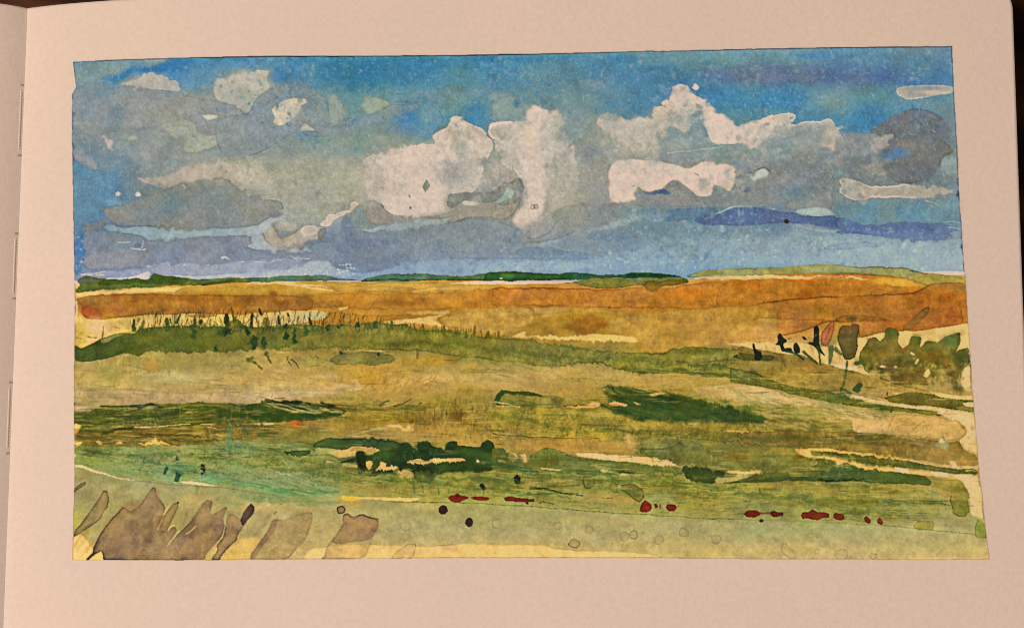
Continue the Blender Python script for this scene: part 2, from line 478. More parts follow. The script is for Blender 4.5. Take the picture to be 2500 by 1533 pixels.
# grey undersides
wash(P('B2', "1020,480 1060,380 1150,400 1220,490 1290,522 1370,512 1550,525 1650,510 1830,460 1720,440 1740,330 1830,310 2000,310 2150,300 2220,210 2260,250 2350,170 2390,260 2330,480 2220,560 1960,515 1750,590 1730,560 1800,510 1640,545 1400,535 1350,570 1180,597 1060,575"), (152,146,140), .8, .45, ew=2.2, warp=2, var=.5, reg='painted_cloud_shade')
wash(P('B2', "2050,315 2130,305 2215,215 2265,250 2360,180 2385,260 2330,420 2180,430 2160,370 2080,410 1900,360 1800,440 1720,430 1730,330 1850,312"), (126,132,130), .75, .25, ew=2)
wash(P('B2', "1850,410 1870,375 2040,410 1900,435"), (182,186,164), .95, .45, ew=2, warp=1)
wash(P('B2', "2120,405 2200,350 2240,260 2310,290 2310,350 2200,400 2130,420"), (150,166,158), .95, .35, ew=2, warp=1.5)
wash(P('B2', "1400,538 1640,548 1800,512 1730,560 1735,585 1530,600 1510,635 1130,630 1110,655 960,640 1040,570 1180,600 1350,572"), (160,170,172), .75, .2, ew=2)
wash(P('B2', "950,640 870,500 960,420 1010,430 1020,490 1060,570 1180,600"), (128,146,148), .8, .25, ew=2)
wash(P('B2', "1515,265 1550,200 1585,255 1540,315"), (146,152,146), .85, .3, ew=2, warp=.5, sm=0)
wash(P('B2', "1395,350 1400,328 1418,348 1405,365"), (135,135,130), .95, .3, warp=.5)
wash(P('B2', "1150,415 1165,408 1190,440 1175,450"), (140,140,135), .95, .4, warp=.5)
wash(ell('B2', 1412, 447, 9, 12), (120,110,105), .9, warp=.3)
blob('B2', 1700, 80, 90, 70, (170,168,165), .6); blob('B2', 2050, 60, 60, 50, (138,144,142), .8); blob('B2', 1790, 140, 90, 70, (160,158,160), .7)
stroke('B3', "180,100 215,140 265,185", 6, 5, (222,204,182), .9); stroke('B3', "172,92 190,130 215,165", 5, 5, (120,125,118), .8)
ring('B3', 352, 438, 18, 20, (150,140,125), .7, .2, 1.2); ring('B3', 382, 436, 18, 20, (150,140,125), .7, .2, 1.2)

# blue grey base of the cloud bank
wash(P('B2', "330,830 600,820 530,770 640,730 760,735 740,690 810,650 830,520 870,500 930,600 960,640 1110,655 1130,630 1510,635 1530,600 1740,590 1960,520 2300,600 2400,700 2560,750 2460,780 2700,830 2800,890 2460,890 1420,885 1370,920 1200,980 1000,1005 880,990 840,970 740,970 700,930 720,910 560,905 450,885"), (124,137,152), .72, .25, ew=2.2, warp=2, col2=(136,148,158), reg='painted_cloud_shade')
wash(P('B2', "760,740 900,720 1100,700 1250,760 1200,820 1330,850 1420,885 1370,920 1200,980 1000,1005 880,990 840,970 740,970 700,930 860,890 800,850"), (110,124,148), .5, .1, soft=3)
wash(P('B2', "830,520 870,500 930,600 960,650 900,720 820,740 810,650"), (110,128,150), .6, soft=2)
wash(P('B3', "240,785 450,780 640,820 1000,850 900,880 660,895 300,900 200,850"), (112,135,158), .55, .15, ew=2)
wash(P('B3', "770,690 1100,685 1300,690 1100,740 900,730"), (110,138,158), .5, .15)
wash(P('B3', "330,745 460,740 620,700 730,650 980,600 1100,530 1000,500 1100,430 900,440 700,400 500,500 560,600 460,690 340,710 250,690 270,730"), (140,146,148), .6, .22, ew=2, soft=1)
blob('B3', 330, 620, 130, 100, (172,164,160), .6)
wash(P('B3', "300,755 460,745 640,690 740,655 960,610 1050,540 1300,470 1360,520 1000,640 700,690 640,720 520,765 380,780"), (158,172,178), .6, .1, soft=2)

# under the right hand clouds
wash(P('B3', "890,440 1000,405 1100,420 1250,250 1560,200 1750,330 1950,280 2060,300 2110,150 2200,160 2460,120 2700,180 2900,300 2950,430 2830,480 2600,440 2460,430 2200,430 2060,440 1900,442 1600,440 1300,430 1080,425"), (138,142,146), .62, .18, ew=2, soft=1, reg='painted_cloud_shade')
blob('B3', 1500, 390, 300, 50, (140,140,150), .4)
wash(P('B3', "1290,325 1400,300 1470,275 1530,310 1540,330 1400,340 1310,335"), (80,102,138), .8, soft=1)

# right cloud pile
wash(P('A3', "1370,960 1400,910 1450,895 1500,940 1475,880 1490,850 1540,820 1560,770 1600,720 1640,715 1690,745 1710,800 1760,820 1840,860 1920,920 1940,980 2000,975 2045,1010 2060,1060 2100,1100 2150,1050 2250,1025 2340,1025 2380,985 2430,985 2450,1060 2400,1130 2350,1200 2290,1280 2230,1290 2200,1240 2100,1230 2010,1250 1900,1240 1850,1150 1830,1060 1760,980 1700,950 1720,1080 1680,1150 1600,1100 1540,1060 1500,1150 1400,1190 1370,1300 1250,1340 1080,1380 1060,1250 1020,1150 880,1050 900,1000 960,965 1040,965 1100,1010 1180,1030 1240,1020 1300,1010 1370,1010"), (202,184,166), .92, -.5, ew=2.6, warp=2, rough=2.5, mott=.05, reg='painted_cloud', fade=(.38, .8, .12))
blob('A3', 1640, 780, 60, 50, (170,166,158), .7); blob('A3', 1690, 860, 60, 50, (160,165,160), .75); blob('A3', 1750, 1010, 100, 90, (138,155,160), .8)
blob('A3', 1580, 1060, 90, 70, (160,165,162), .7); blob('A3', 1000, 1010, 80, 40, (150,158,155), .7); blob('A3', 1130, 1130, 100, 90, (182,172,160), .5)
blob('A3', 1300, 1230, 130, 100, (186,176,162), .6); blob('A3', 1130, 1320, 40, 80, (140,150,150), .6); blob('A3', 1700, 1180, 170, 90, (128,152,162), .8)
blob('A3', 1560, 1250, 120, 60, (150,162,162), .6)
wash(P('A3', "2225,1105 2280,1088 2345,1108 2290,1120 2250,1118"), (135,150,155), .8, warp=1)
wash(P('A3', "1850,900 1940,985 2045,1012 2100,1102 2250,1030 2340,1028 2425,990 2440,1060 2350,1180 2290,1270 2225,1284 2180,1240 2100,1228 2010,1246 1910,1235 1850,1150 1830,1060 1800,960"), (208,190,172), .85, -.2, ew=2.4, soft=1.5, rough=3, warp=2)
wash(P('A3', "1380,960 1450,900 1500,950 1560,1000 1500,1090 1420,1180 1350,1260 1150,1340 1080,1300 1060,1150 1150,1060 1300,1020"), (200,184,168), .6, 0, soft=6, rough=8)
wash(P('A3', "1490,850 1560,770 1600,722 1650,720 1700,790 1840,862 1900,940 1760,960 1640,930 1520,940"), (202,186,170), .55, 0, soft=3, rough=6)
# its right shoulder
wash(P('A4', "330,990 400,970 460,965 500,985 490,1030 440,1060 490,1075 560,1040 640,1030 710,1045 760,1020 810,1030 830,1080 910,1068 905,1100 850,1130 890,1150 890,1200 860,1260 790,1325 700,1325 600,1300 450,1295 520,1270 560,1200 420,1150 250,1290 120,1280 130,1150 260,1100 260,1000"), (184,176,166), .8, -.6, ew=2.2, warp=1.5, rough=2, reg='painted_cloud', fade=(.3, .75, .25))
blob('A4', 560, 1200, 190, 90, (142,152,160), .85); blob('A4', 790, 1210, 80, 90, (204,184,168), .8); blob('A4', 330, 1050, 110, 60, (204,186,168), .8)
blob('A4', 100, 1180, 130, 90, (200,182,166), .7); blob('A4', 170, 1380, 170, 90, (150,150,155), .6); blob('A4', 650, 1380, 260, 90, (128,138,145), .6)
wash(P('A4', "890,1125 980,1130 1110,1145 1200,1150 1350,1150 1340,1190 1240,1290 1230,1330 1000,1320 880,1320 870,1250 900,1180"), (138,142,146), .7, -.2, ew=2)
wash(P('A4', "1140,1200 1250,1150 1330,1145 1345,1185 1290,1240 1240,1290 1130,1280"), (168,160,156), .75, -.5, ew=2, rough=3)
stroke('A4', "1350,1160 1420,1185 1480,1180", 22, 10, (172,162,156), .7)
# pale pile in front
wash(P('B3', "990,180 1020,100 1060,40 1200,20 1400,40 1600,70 1700,120 1780,60 1830,45 2000,60 2080,90 2105,150 2090,220 2060,290 2030,310 1950,260 1900,250 1900,310 1850,360 1770,350 1700,290 1600,215 1530,220 1480,270 1420,290 1320,320 1270,270 1240,300 1220,370 1140,400 1070,415 1000,390 990,340 1010,250"), (208,187,170), .95, .3, ew=2.2, warp=2, rough=2, mott=.03, reg='painted_cloud')
blob('B3', 1820, 260, 80, 90, (168,162,156), .85); blob('B3', 1550, 130, 170, 50, (198,182,168), .5); blob('B3', 1990, 250, 60, 50, (176,166,160), .6)
for s in ["1740,150 1770,165 1775,180", "1205,270 1240,250 1250,235"]:
    stroke('B3', s, 14, 10, (150,145,140), .7)
for i in range(9):
    stroke('B3', f"{1555+i*17},{300+rng.integers(0,12)} {1562+i*17},{345+rng.integers(-10,8)}", 5, 4, (172,178,185), .6)
stroke('A3', "2010,1250 2080,1240 2125,1228", 7, 4, (105,110,110), .8)
stroke('A3', "1500,1310 1700,1290 1900,1270 2000,1255", 5, 4, (188,190,185), .6)
wash(P('B4', "-10,145 80,165 190,110 230,95 300,155 200,205 120,190 60,170"), (172,184,182), .95, .5, ew=2.4, warp=1.5)
stroke('B4', "-10,148 60,160 150,140 210,100 240,95 290,150", 16, 10, (92,98,96), .6)
wash(ell('B4', 80, 296, 28, 22), (82,102,135), .85, .2, warp=.8)

# heavy grey cloud at the right edge
wash(P('A4', "1110,1135 1200,1080 1330,1000 1430,950 1550,930 1640,940 1740,1000 1800,1060 1850,1130 1840,1170 1760,1200 1850,1280 1850,1310 1760,1330 1740,1450 1680,1500 1620,1560 1500,1590 1300,1540 1200,1400 1230,1330 1240,1290 1340,1200 1350,1150 1200,1150"), (110,114,116), .82, .3, ew=2.4, warp=2, var=.5, reg='painted_cloud')
blob('A4', 1650, 1080, 150, 90, (105,108,108), .6); blob('A4', 1400, 1060, 150, 90, (128,126,132), .6); blob('A4', 1450, 1230, 120, 60, (142,136,136), .6)
blob('A4', 1600, 1420, 130, 110, (118,116,124), .6)
wash(P('A4', "1225,1350 1270,1300 1400,1270 1460,1310 1500,1340 1400,1360 1300,1400"), (82,120,155), .75, soft=2, rough=4)
wash(P('B4', "1700,110 1860,110 1850,160 1780,240 1800,270 1650,270 1600,250 1680,170"), (116,130,136), .75, .3, ew=2)
wash(P('A4', "1760,1340 1850,1330 1880,1400 1880,1500 1740,1490"), (140,160,168), .6, soft=2)
blob('B4', 1150, 130, 110, 60, (170,160,152), .6); blob('B4', 880, 150, 60, 40, (105,140,155), .8)
stroke('B4', "830,150 820,190 835,215", 12, 10, (95,120,130), .7)
wash(P('B4', "820,500 860,400 950,400 1100,380 1500,370 1700,400 1900,330 1915,570 1600,580 1400,570 1200,600 1060,590 950,545 860,520"), (108,142,152), .65, soft=4, rough=6, var=.5)
for i in range(26):
    blob('B4', rng.uniform(950, 1750), rng.uniform(420, 560), rng.uniform(15, 45), rng.uniform(40, 80), [(78,122,150), (130,152,158), (90,135,150)][i % 3], .4)
wash(P('B4', "870,290 900,260 870,210 920,190 1000,215 1060,215 1130,260 1250,265 1400,250 1600,265 1830,285 1850,310 1760,350 1600,365 1400,355 1250,360 1130,365 1060,385 980,380 890,330"), (172,165,156), .88, -.6, ew=2.6, warp=2, rough=2, reg='painted_cloud')
blob('B4', 960, 280, 80, 50, (150,160,162), .7); blob('B4', 500, 320, 240, 90, (96,124,138), .65); blob('B4', 250, 330, 150, 70, (120,130,132), .5)
stroke('B4', "1060,380 1080,420 1120,360", 60, 20, (165,165,160), .5); stroke('B4', "1600,380 1690,400 1735,440", 10, 5, (185,178,165), .7)
stroke('B4', "1830,325 1870,320 1905,305", 6, 4, (170,185,190), .8)

# indigo streaks
wash(P('B3', "1500,455 1880,450 1960,470 1930,500 1760,520 1720,545 1480,575 1530,510"), (90,120,146), .8, .3, ew=2, warp=2, rough=2)
wash(P('B3', "1730,545 1790,515 1930,500 2080,445 2250,448 2400,460 2480,478 2560,480 2660,495 2630,510 2720,525 2830,525 2850,515 2960,510 2965,600 2970,625 2900,640 2700,620 2640,585 2500,575 2300,595 2150,600 1850,600 1780,580"), (82,102,142), .88, .22, ew=2.4, warp=1.5, rough=1.5, reg='painted_cloud_streak')
wash(P('B3', "2640,585 2720,595 2860,600 2970,625 2900,642 2700,622"), (120,135,162), .7, .1)
wash(P('B4', "850,520 950,545 1060,595 1200,600 1400,565 1600,580 1780,575 1800,600 1920,625 1925,650 1800,665 1870,715 1760,735 1500,730 1250,700 1050,665 840,675 870,640 850,600"), (86,106,144), .74, .2, ew=2.4, warp=2, rough=2, reg='painted_cloud_streak')
wash(P('B4', "1050,660 1250,640 1500,650 1640,660 1500,690 1250,695"), (112,125,160), .55, soft=2)
for i in range(12):
    blob('B4', rng.uniform(900, 1600), rng.uniform(530, 570), 35, 35, (98,132,152), .45)
wash(P('B4', "490,475 560,450 700,440 780,445 850,510 760,512 680,525 600,515 530,500"), (158,178,180), .85, .1, warp=1.5)
stroke('B3', "1920,495 1990,470 2050,445 2200,430 2330,438 2440,460", 12, 8, (168,188,192), .75)
wash(ell('B4', 422, 563, 21, 21), (52,46,44), .95, .3, warp=.5)
wash(P('B4', "715,805 780,770 900,750 1200,730 1300,760 1100,790 850,812"), (118,140,160), .6, .25, ew=2, warp=1.5)
stroke('B4', "1800,570 1860,565 1920,580", 8, 5, (165,185,195), .8); stroke('B4', "1800,615 1870,622 1922,640", 8, 4, (170,188,198), .8)
stroke('B4', "0,745 300,720 560,715", 5, 4, (118,142,155), .5)
wash(P('B4', "540,590 860,640 850,660 760,665 400,600"), (160,178,188), .5, soft=2)

# left lower sky
wash(P('B1', "640,560 860,460 870,430 1060,410 1050,380 980,330 1000,240 1100,150 900,130 820,130 690,60 640,40"), (96,136,165), .55, .12, ew=2, rough=3)
wash(P('B1', "870,420 960,330 1010,350 1060,410 960,425"), (118,155,178), .8, .2)
for s in ["660,210 780,190 900,150 1040,120", "870,320 950,250 1080,160", "640,500 760,470 860,430", "700,560 800,510 870,470"]:
    stroke('B1', s, 10, 6, (72,112,150), .5)
wash(P('B1', "870,450 960,430 1060,410 1250,350 1400,300 1540,240 1700,200 1950,185 2000,250 2130,325 2300,380 2430,400 2440,470 2290,540 2200,600 2050,625 1850,620 1600,630 1400,625 1200,605 1080,620 930,570"), (136,140,140), .75, .4, ew=2.4, warp=2, var=.6, reg='painted_cloud')
blob('B1', 1480, 400, 130, 100, (108,132,142), .7); blob('B1', 1680, 520, 150, 60, (152,150,146), .6); blob('B1', 2250, 430, 110, 70, (156,156,150), .5); blob('B1', 1250, 560, 150, 50, (128,138,142), .6); blob('B1', 1050, 510, 130, 70, (150,146,142), .7); blob('B1', 1800, 350, 200, 90, (128,142,146), .6)
blob('B1', 1300, 470, 110, 90, (132,146,150), .6); blob('B1', 2150, 480, 150, 80, (142,144,142), .6)
wash(P('B1', "700,620 800,570 920,540 930,570 830,650 760,665"), (128,134,132), .8, .3, ew=2)
wash(P('B1', "930,580 1080,625 1200,610 1400,632 1600,636 1850,628 2050,632 2200,605 2300,550 2350,600 2230,690 1800,690 1700,690 1500,730 1280,720 1240,690 1000,650 870,630"), (138,165,178), .8, .1, ew=2, col2=(168,178,184))
wash(P('B1', "1150,200 1300,180 1490,140 1700,100 1850,70 2050,70 2060,130 1980,190 1780,195 1560,250 1430,260 1300,230"), (182,170,158), .75, .0, soft=2, rough=4)
wash(P('B1', "1990,180 2010,150 2080,140 2150,200 2130,240 2040,230"), (194,180,165), .8, soft=2)
stroke('B1', "1560,250 1585,270 1580,285", 16, 16, (166,170,168), .8); stroke('B1', "2130,325 2250,360 2400,380", 8, 5, (200,188,170), .7)
stroke('B1', "1180,190 1300,240 1420,270", 5, 4, (175,185,188), .6)
for x, y in ((1012, 328), (1182, 333)):
    wash(ell('B1', x, y, 24, 22), (200,200,195), .9, soft=1, warp=1)
wash(P('B1', "640,640 760,665 880,640 1100,670 1260,690 1230,720 1400,735 1580,725 1750,685 2170,685 2150,730 2180,745 2080,790 2460,830 2700,830 2900,900 2700,905 2300,910 1800,940 1500,940 1250,960 700,1000 720,800 650,780"), (130,140,156), .8, .28, ew=2.2, warp=2, reg='painted_cloud_shade')
wash(P('B1', "740,840 1150,800 1280,830 1270,930 1000,950 720,980"), (148,146,152), .65, soft=2, rough=3)
wash(P('B1', "1600,770 1800,740 2050,750 1980,850 1800,910 1500,920 1550,850"), (146,148,156), .5, soft=4)
wash(P('B1', "700,1012 900,1000 1250,968 1800,950 2000,900 2460,918 2460,985 2250,985 2000,1010 1700,1025 1500,1020 1300,995 1150,1040 900,1045 650,1030"), (150,156,172), .8, .15, ew=2, col2=(158,166,180))
wash(P('B1', "640,640 700,640 720,740 690,790 735,830 720,880 690,900 700,1000 640,1015"), (72,112,160), .85, rough=7, warp=4)
for i in range(26):
    blob('B1', rng.uniform(645, 715), rng.uniform(700, 1010), 14, 14, [(52,96,155), (150,165,185)][i % 2], .7)
for s, w in (("1250,955 1340,942 1800,936", 12), ("690,1020 800,1010 915,995", 9), ("640,1025 900,1022", 7), ("1010,745 1080,745 1120,738", 7), ("1120,795 1180,800 1250,803", 8), ("2180,912 2460,908", 6), ("1900,880 1930,860 1960,885", 22), ("1985,905 2100,910", 6)):
    stroke('B1', s, w, w * .4, (198,198,198), .85, warp=1)
wash(P('B1', "1140,780 1170,745 1215,760 1200,785"), (105,122,150), .8, .2, warp=1)
stroke('B1', "1225,720 1225,750 1215,790", 12, 10, (165,182,192), .8)
wash(P('B1', "880,1050 1150,1042 1240,1000 1300,995 1265,1075 1150,1058 900,1062"), (196,190,182), .9, warp=1.5)
wash(P('B1', "1360,1030 1500,1022 1800,1028 2250,1000 2460,990 2460,1048 2000,1052 1700,1058 1550,1040"), (178,182,188), .75, soft=1)
wash(P('B2', "-20,1000 140,960 350,985 560,910 720,915 740,970 840,975 900,1010 900,1040 700,1030 500,1022 280,1032 0,1050"), (160,172,184), .65, soft=1, rough=3)
wash(P('B2', "150,930 500,890 560,910 350,980 240,985 170,965"), (138,148,166), .7, .2)
for i in range(60):
    blob('B2', rng.uniform(350, 950), rng.uniform(930, 1050), 12, 9, (196,200,204), .6)
for s in ("170,915 380,910 480,890", "380,875 480,880 550,890"):
    stroke('B2', s, 9, 5, (190,196,202), .8)
wash(P('B2', "1370,900 1420,885 2000,890 2460,905 2900,900 3100,960 2700,1000 2460,1000 2020,1008 1900,1038 1640,1024 1300,1012 1050,1030 940,1055 900,1010 1000,1008 1200,985"), (140,162,182), .55, .1, soft=1)
wash(P('B3', "-300,930 600,900 1000,870 1400,760 2000,680 2900,690 4020,770 4050,960 3000,930 2200,940 1600,990 600,1000 -300,990"), (152,176,190), .42, 0, soft=9, rough=8, var=.6)
# dry-brush sparkle in the lower sky
def sparkle(fr, x0, x1, y0, y1, n, cols, r=(4, 11), a=.6):
    q = P(fr, f"{x0},{y0} {x1},{y1}")
    for i in range(n):
        x, y = rng.uniform(q[0][0], q[1][0]), rng.uniform(q[0][1], q[1][1])
        rr = rng.uniform(*r)
        blob('A1', x * K, y * K, rr * rng.uniform(.6, 1.6), rr * rng.uniform(.6, 1.6), cols[i % len(cols)], a * rng.uniform(.3, .9), 1.3)
sparkle('B3', 0, 2300, 860, 1010, 330, [(170,188,200), (98,134,165), (180,194,202), (110,142,170), (120,148,172)], (4, 15), .45)
sparkle('B3', 900, 2300, 430, 880, 480, [(160,182,192), (95,132,155), (110,142,162)], (7, 20), .5)
sparkle('B4', 0, 1850, 620, 980, 330, [(172,188,196), (112,140,160), (190,200,205)], (6, 15), .5)
sparkle('B2', 1300, 2460, 620, 1030, 280, [(150,165,178), (105,130,155)], (7, 18), .5)
sparkle('A2', 0, 2460, 480, 1100, 520, [(115,158,175), (40,95,140), (160,175,170)], (8, 20), .42)
sparkle('A3', 0, 2460, 440, 1000, 560, [(120,155,168), (50,98,145), (150,168,168)], (8, 20), .42)
sparkle('A4', 0, 1800, 420, 1100, 420, [(118,152,168), (50,98,145), (145,165,168)], (8, 20), .42)
sparkle('A1', 650, 2460, 500, 1500, 420, [(170,175,172), (110,135,150)], (8, 20), .4)
sparkle('B2', 0, 1300, 0, 560, 360, [(182,178,164), (140,152,148)], (8, 22), .45)
sparkle('A3', 0, 2300, 1000, 1700, 420, [(206,190,172), (150,158,156)], (8, 20), .4)
sparkle('A4', 0, 1300, 1080, 1700, 300, [(182,178,172), (110,128,142)], (8, 20), .45)

for x, y, rx, ry, c, a in ((1010, 1420, 110, 130, (170,167,154), .8), (1000, 1600, 110, 120, (176,170,156), .75), (1060, 1750, 110, 80, (172,166,156), .6), (1130, 1340, 110, 60, (176,172,160), .6), (1300, 1280, 120, 40, (182,176,164), .5)):
    blob('A2', x, y, rx, ry, c, a, .9)
for x, y, rx, ry, c, a in ((150, 250, 200, 140, (182,176,162), .45), (500, 330, 220, 120, (178,176,162), .4), (820, 180, 180, 140, (172,172,158), .4)):
    blob('B2', x, y, rx, ry, c, a, .9)
for x, y, rx, ry, c, a in ((620, 430, 160, 80, (180,174,160), .5), (560, 330, 110, 80, (178,172,158), .5), (780, 340, 120, 90, (158,160,154), .4), (700, 520, 120, 60, (156,158,156), .4)):
    blob('B3', x, y, rx, ry, c, a, .9)
# scrubbed, half lifted paint on the cloud flanks
hatch(P('A3', "950,1040 1350,1000 1500,1100 1450,1300 1100,1400 1000,1250"), 240, 80, 25, (8, 30), 2, [(204,188,170), (170,170,162), (150,158,158)], .4, 70, wet=1.2)
hatch(P('A3', "1500,900 1850,950 1900,1250 1500,1300 1400,1150"), 260, 75, 30, (8, 34), 2, [(150,164,168), (196,184,168), (128,150,160)], .4, 71, wet=1.2)
hatch(P('A4', "-100,1050 300,1050 850,1150 800,1330 300,1400 -100,1400"), 360, 80, 35, (8, 34), 2, [(186,178,170), (140,150,158), (160,160,162)], .4, 72, wet=1.2)
hatch(P('A4', "850,1150 1350,1180 1300,1500 1000,1560 600,1500 700,1300"), 300, 60, 50, (6, 26), 1, [(170,172,170), (112,128,142), (150,152,152)], .45, 73, wet=.9)
hatch(P('A3', "-100,1050 700,950 720,1600 300,2050 0,1500"), 420, 85, 25, (8, 40), 2, [(206,190,174), (176,172,162), (190,180,166)], .4, 74, wet=1.2)
hatch(P('B2', "950,0 1300,0 1200,380 1000,340"), 220, 70, 40, (6, 26), 1, [(196,182,166), (160,160,150)], .45, 75, wet=.9)
hatch(P('B2', "1650,0 2300,0 2350,200 2100,310 1720,330"), 300, 70, 45, (6, 24), 1, [(205,188,172), (150,152,150), (166,162,164)], .45, 76, wet=.9)
hatch(P('B3', "500,400 1000,420 1000,600 500,700"), 160, 70, 40, (6, 26), 2, [(150,158,160), (130,142,152)], .35, 77, wet=1.2)
for i in range(60):
    blob('A3', rng.uniform(950, 1900), rng.uniform(1000, 1400), rng.uniform(18, 60), rng.uniform(18, 50), [(200,184,168), (150,162,166), (172,170,164)][i % 3], .4, .9)
for i in range(70):
    blob('A4', rng.uniform(-100, 1250), rng.uniform(1080, 1560), rng.uniform(18, 70), rng.uniform(14, 40), [(186,178,170), (130,142,152), (152,154,156)][i % 3], .38, .9)
for i in range(50):
    blob('A2', rng.uniform(1000, 2100), rng.uniform(1200, 1750), rng.uniform(16, 60), rng.uniform(14, 50), [(206,188,172), (166,166,160), (182,174,166)][i % 3], .36, .9)

# right top stripe, droplet, petals
wash(P('A4', "1360,765 1380,745 1500,735 1700,725 1855,735 1862,800 1720,810 1600,840 1500,855 1400,835 1365,800"), (166,164,155), .9, -.4, ew=2.4, warp=1.5, reg='painted_cloud_streak')
blob('A4', 1700, 790, 140, 28, (196,182,166), .7); blob('A4', 1600, 755, 160, 20, (138,155,160), .6)
wash(P('A3', "1720,750 1745,708 1785,745 1770,772 1735,770"), (226,202,180), .98, -.5, warp=.4, reg='painted_droplet')
for s in ["1430,760 1440,742 1490,740 1555,750 1520,800 1450,800", "1362,850 1380,820 1440,812 1440,870 1390,910"]:
    p = P('A3', s)
    wash(p, (110,145,170), .4, -.75, ew=1.8, warp=.8)
for s in ["430,990 500,985 495,1020 440,1045", "440,1062 480,1062 490,1080 430,1085", "835,1080 910,1070 895,1105 850,1125"]:
    wash(P('A4', s), (150,160,165), .6, -.8, ew=1.8, warp=.8)
wash(P('A3', "885,1030 920,980 1000,962 1060,975 1100,1020 1000,1030"), (140,152,152), .6, -.7, ew=1.8, warp=.8)

# ------------------------------------------------------------------ far trees on the horizon
wash(P('F', "176,705 185,690 600,690 1000,688 1290,684 1600,690 1700,680 2000,672 2360,672 2364,740 2364,800 176,800"), (205,165,95), 1, warp=1, var=0)
GR_Y = [700, 740, 790, 830, 870, 920, 960, 1000, 1050, 1100, 1150, 1200, 1250, 1300, 1350]
GROUND = [
 [(196,160,88),(200,150,66),(195,145,62),(205,152,72),(200,148,66),(196,136,66),(200,146,78),(190,120,48),(200,122,42),(168,138,68)],
 [(178,122,66),(166,110,42),(182,122,42),(192,128,48),(188,126,42),(188,122,48),(178,114,38),(184,114,38),(172,104,42),(150,95,40)],
 [(215,165,85),(208,163,88),(205,165,95),(185,133,52),(190,145,70),(168,122,48),(180,130,60),(184,136,76),(168,120,54),(170,105,50)],
 [(190,160,80),(125,120,55),(125,120,55),(130,120,52),(155,137,72),(160,130,55),(185,140,70),(200,160,100),(140,130,70),(130,115,70)],
 [(120,115,65),(150,140,75),(140,130,70),(155,135,70),(130,125,70),(125,120,65),(140,125,60),(120,115,55),(130,115,65),(110,105,60)],
 [(190,165,105),(180,165,110),(185,155,90),(190,145,65),(185,160,100),(180,155,90),(170,145,75),(140,125,60),(120,110,55),(120,110,60)],
 [(170,150,100),(175,150,105),(190,165,120),(192,160,98),(165,140,75),(165,140,75),(140,125,60),(165,150,95),(190,170,125),(205,175,125)],
 [(110,115,60),(105,108,50),(100,106,48),(130,120,50),(125,115,50),(125,115,50),(110,112,52),(115,115,55),(160,145,85),(190,160,100)],
 [(130,115,55),(120,105,50),(130,115,55),(145,125,65),(150,125,65),(135,120,55),(130,115,50),(120,110,50),(120,110,60),(160,130,70)],
 [(120,130,80),(125,140,95),(110,125,75),(100,112,60),(150,130,70),(140,120,60),(110,115,65),(120,115,60),(125,115,55),(190,150,85)],
 [(130,135,90),(125,145,105),(135,140,90),(110,118,64),(105,112,58),(105,115,65),(110,115,65),(110,115,60),(98,108,60),(200,168,115)],
 [(140,130,92),(142,145,108),(126,140,95),(150,145,85),(130,130,70),(130,130,65),(125,125,60),(130,125,60),(120,120,65),(190,170,115)],
 [(152,145,95),(156,145,98),(165,150,105),(160,150,100),(145,140,90),(150,145,95),(150,145,100),(140,140,90),(130,135,85),(150,145,95)],
 [(168,152,86),(165,145,92),(175,155,105),(170,155,110),(160,150,110),(160,150,112),(160,150,110),(155,150,110),(160,155,115),(165,155,110)],
 [(208,172,106),(200,165,105),(195,162,110),(204,168,108),(205,170,110),(200,165,105),(190,165,110),(180,160,110),(190,165,115),(190,165,115)]]
sky_keep = C.copy()
hz = np.interp(GX, [166, 420, 800, 1150, 1380, 1560, 1700, 1800, 2000, 2250, 2424], [698, 692, 686, 684, 690, 694, 680, 674, 664, 668, 676])
grid_base(CX, GR_Y, GROUND, 640, 2000, 16)
up = (YY < hz[None, :])
C[up] = sky_keep[up]
GRR = newreg('painted_meadow')
REG[~up] = GRR

# pale gaps along the horizon
wash(P('B3', "-460,1102 -100,1075 0,1072 640,1075 655,1085 560,1100 0,1102"), (226,204,178), .95, warp=1)
wash(P('B2', "0,1090 150,1075 250,1055 330,1070 420,1100 520,1100 740,1130 700,1140 300,1110 0,1105"), (202,184,140), .8, warp=1.5)
wash(P('B4', "-400,1050 -200,1035 100,1005 240,1010 320,1030 700,1035 960,1040 1160,1050 1000,1075 600,1060 300,1060 0,1065 -300,1060"), (222,184,122), .85, soft=1, rough=3)
wash(P('F', "2200,663 2256,664 2353,661 2357,671 2330,673 2298,670"), (222,190,165), .98, warp=.6)

wash(P('B1', "645,1160 690,1105 665,1085 660,1070 700,1045 800,1040 900,1060 1150,1055 1280,1072 1310,1012 1350,1008 1380,1035 1430,1025 1500,1035 1600,1050 1700,1060 2000,1050 2300,1050 2450,1060 2460,1085 1950,1090 1800,1110 1600,1110 1400,1120 1280,1140 1200,1140 950,1165 840,1150 760,1170 660,1180"), (98,112,56), .95, .5, ew=2.2, warp=1.5, rough=1.5, reg='painted_tree_line', mott=.1)
wash(P('B1', "665,1070 700,1045 800,1040 840,1070 820,1100 700,1100"), (100,112,96), .8, .2)
wash(P('B1', "840,1065 1150,1058 1270,1078 1310,1015 1400,1030 1500,1035 1620,1052 1600,1095 1400,1105 1250,1095 900,1105 830,1095"), (72,92,44), .7, .25, rough=2)
wash(P('B1', "1720,1100 1800,1075 2050,1070 1950,1090 1800,1110 1730,1115"), (82,100,42), .8, .2)
wash(P('B1', "1620,1060 2000,1052 2450,1060 2450,1082 2000,1075 1640,1090"), (118,130,92), .7, .2)
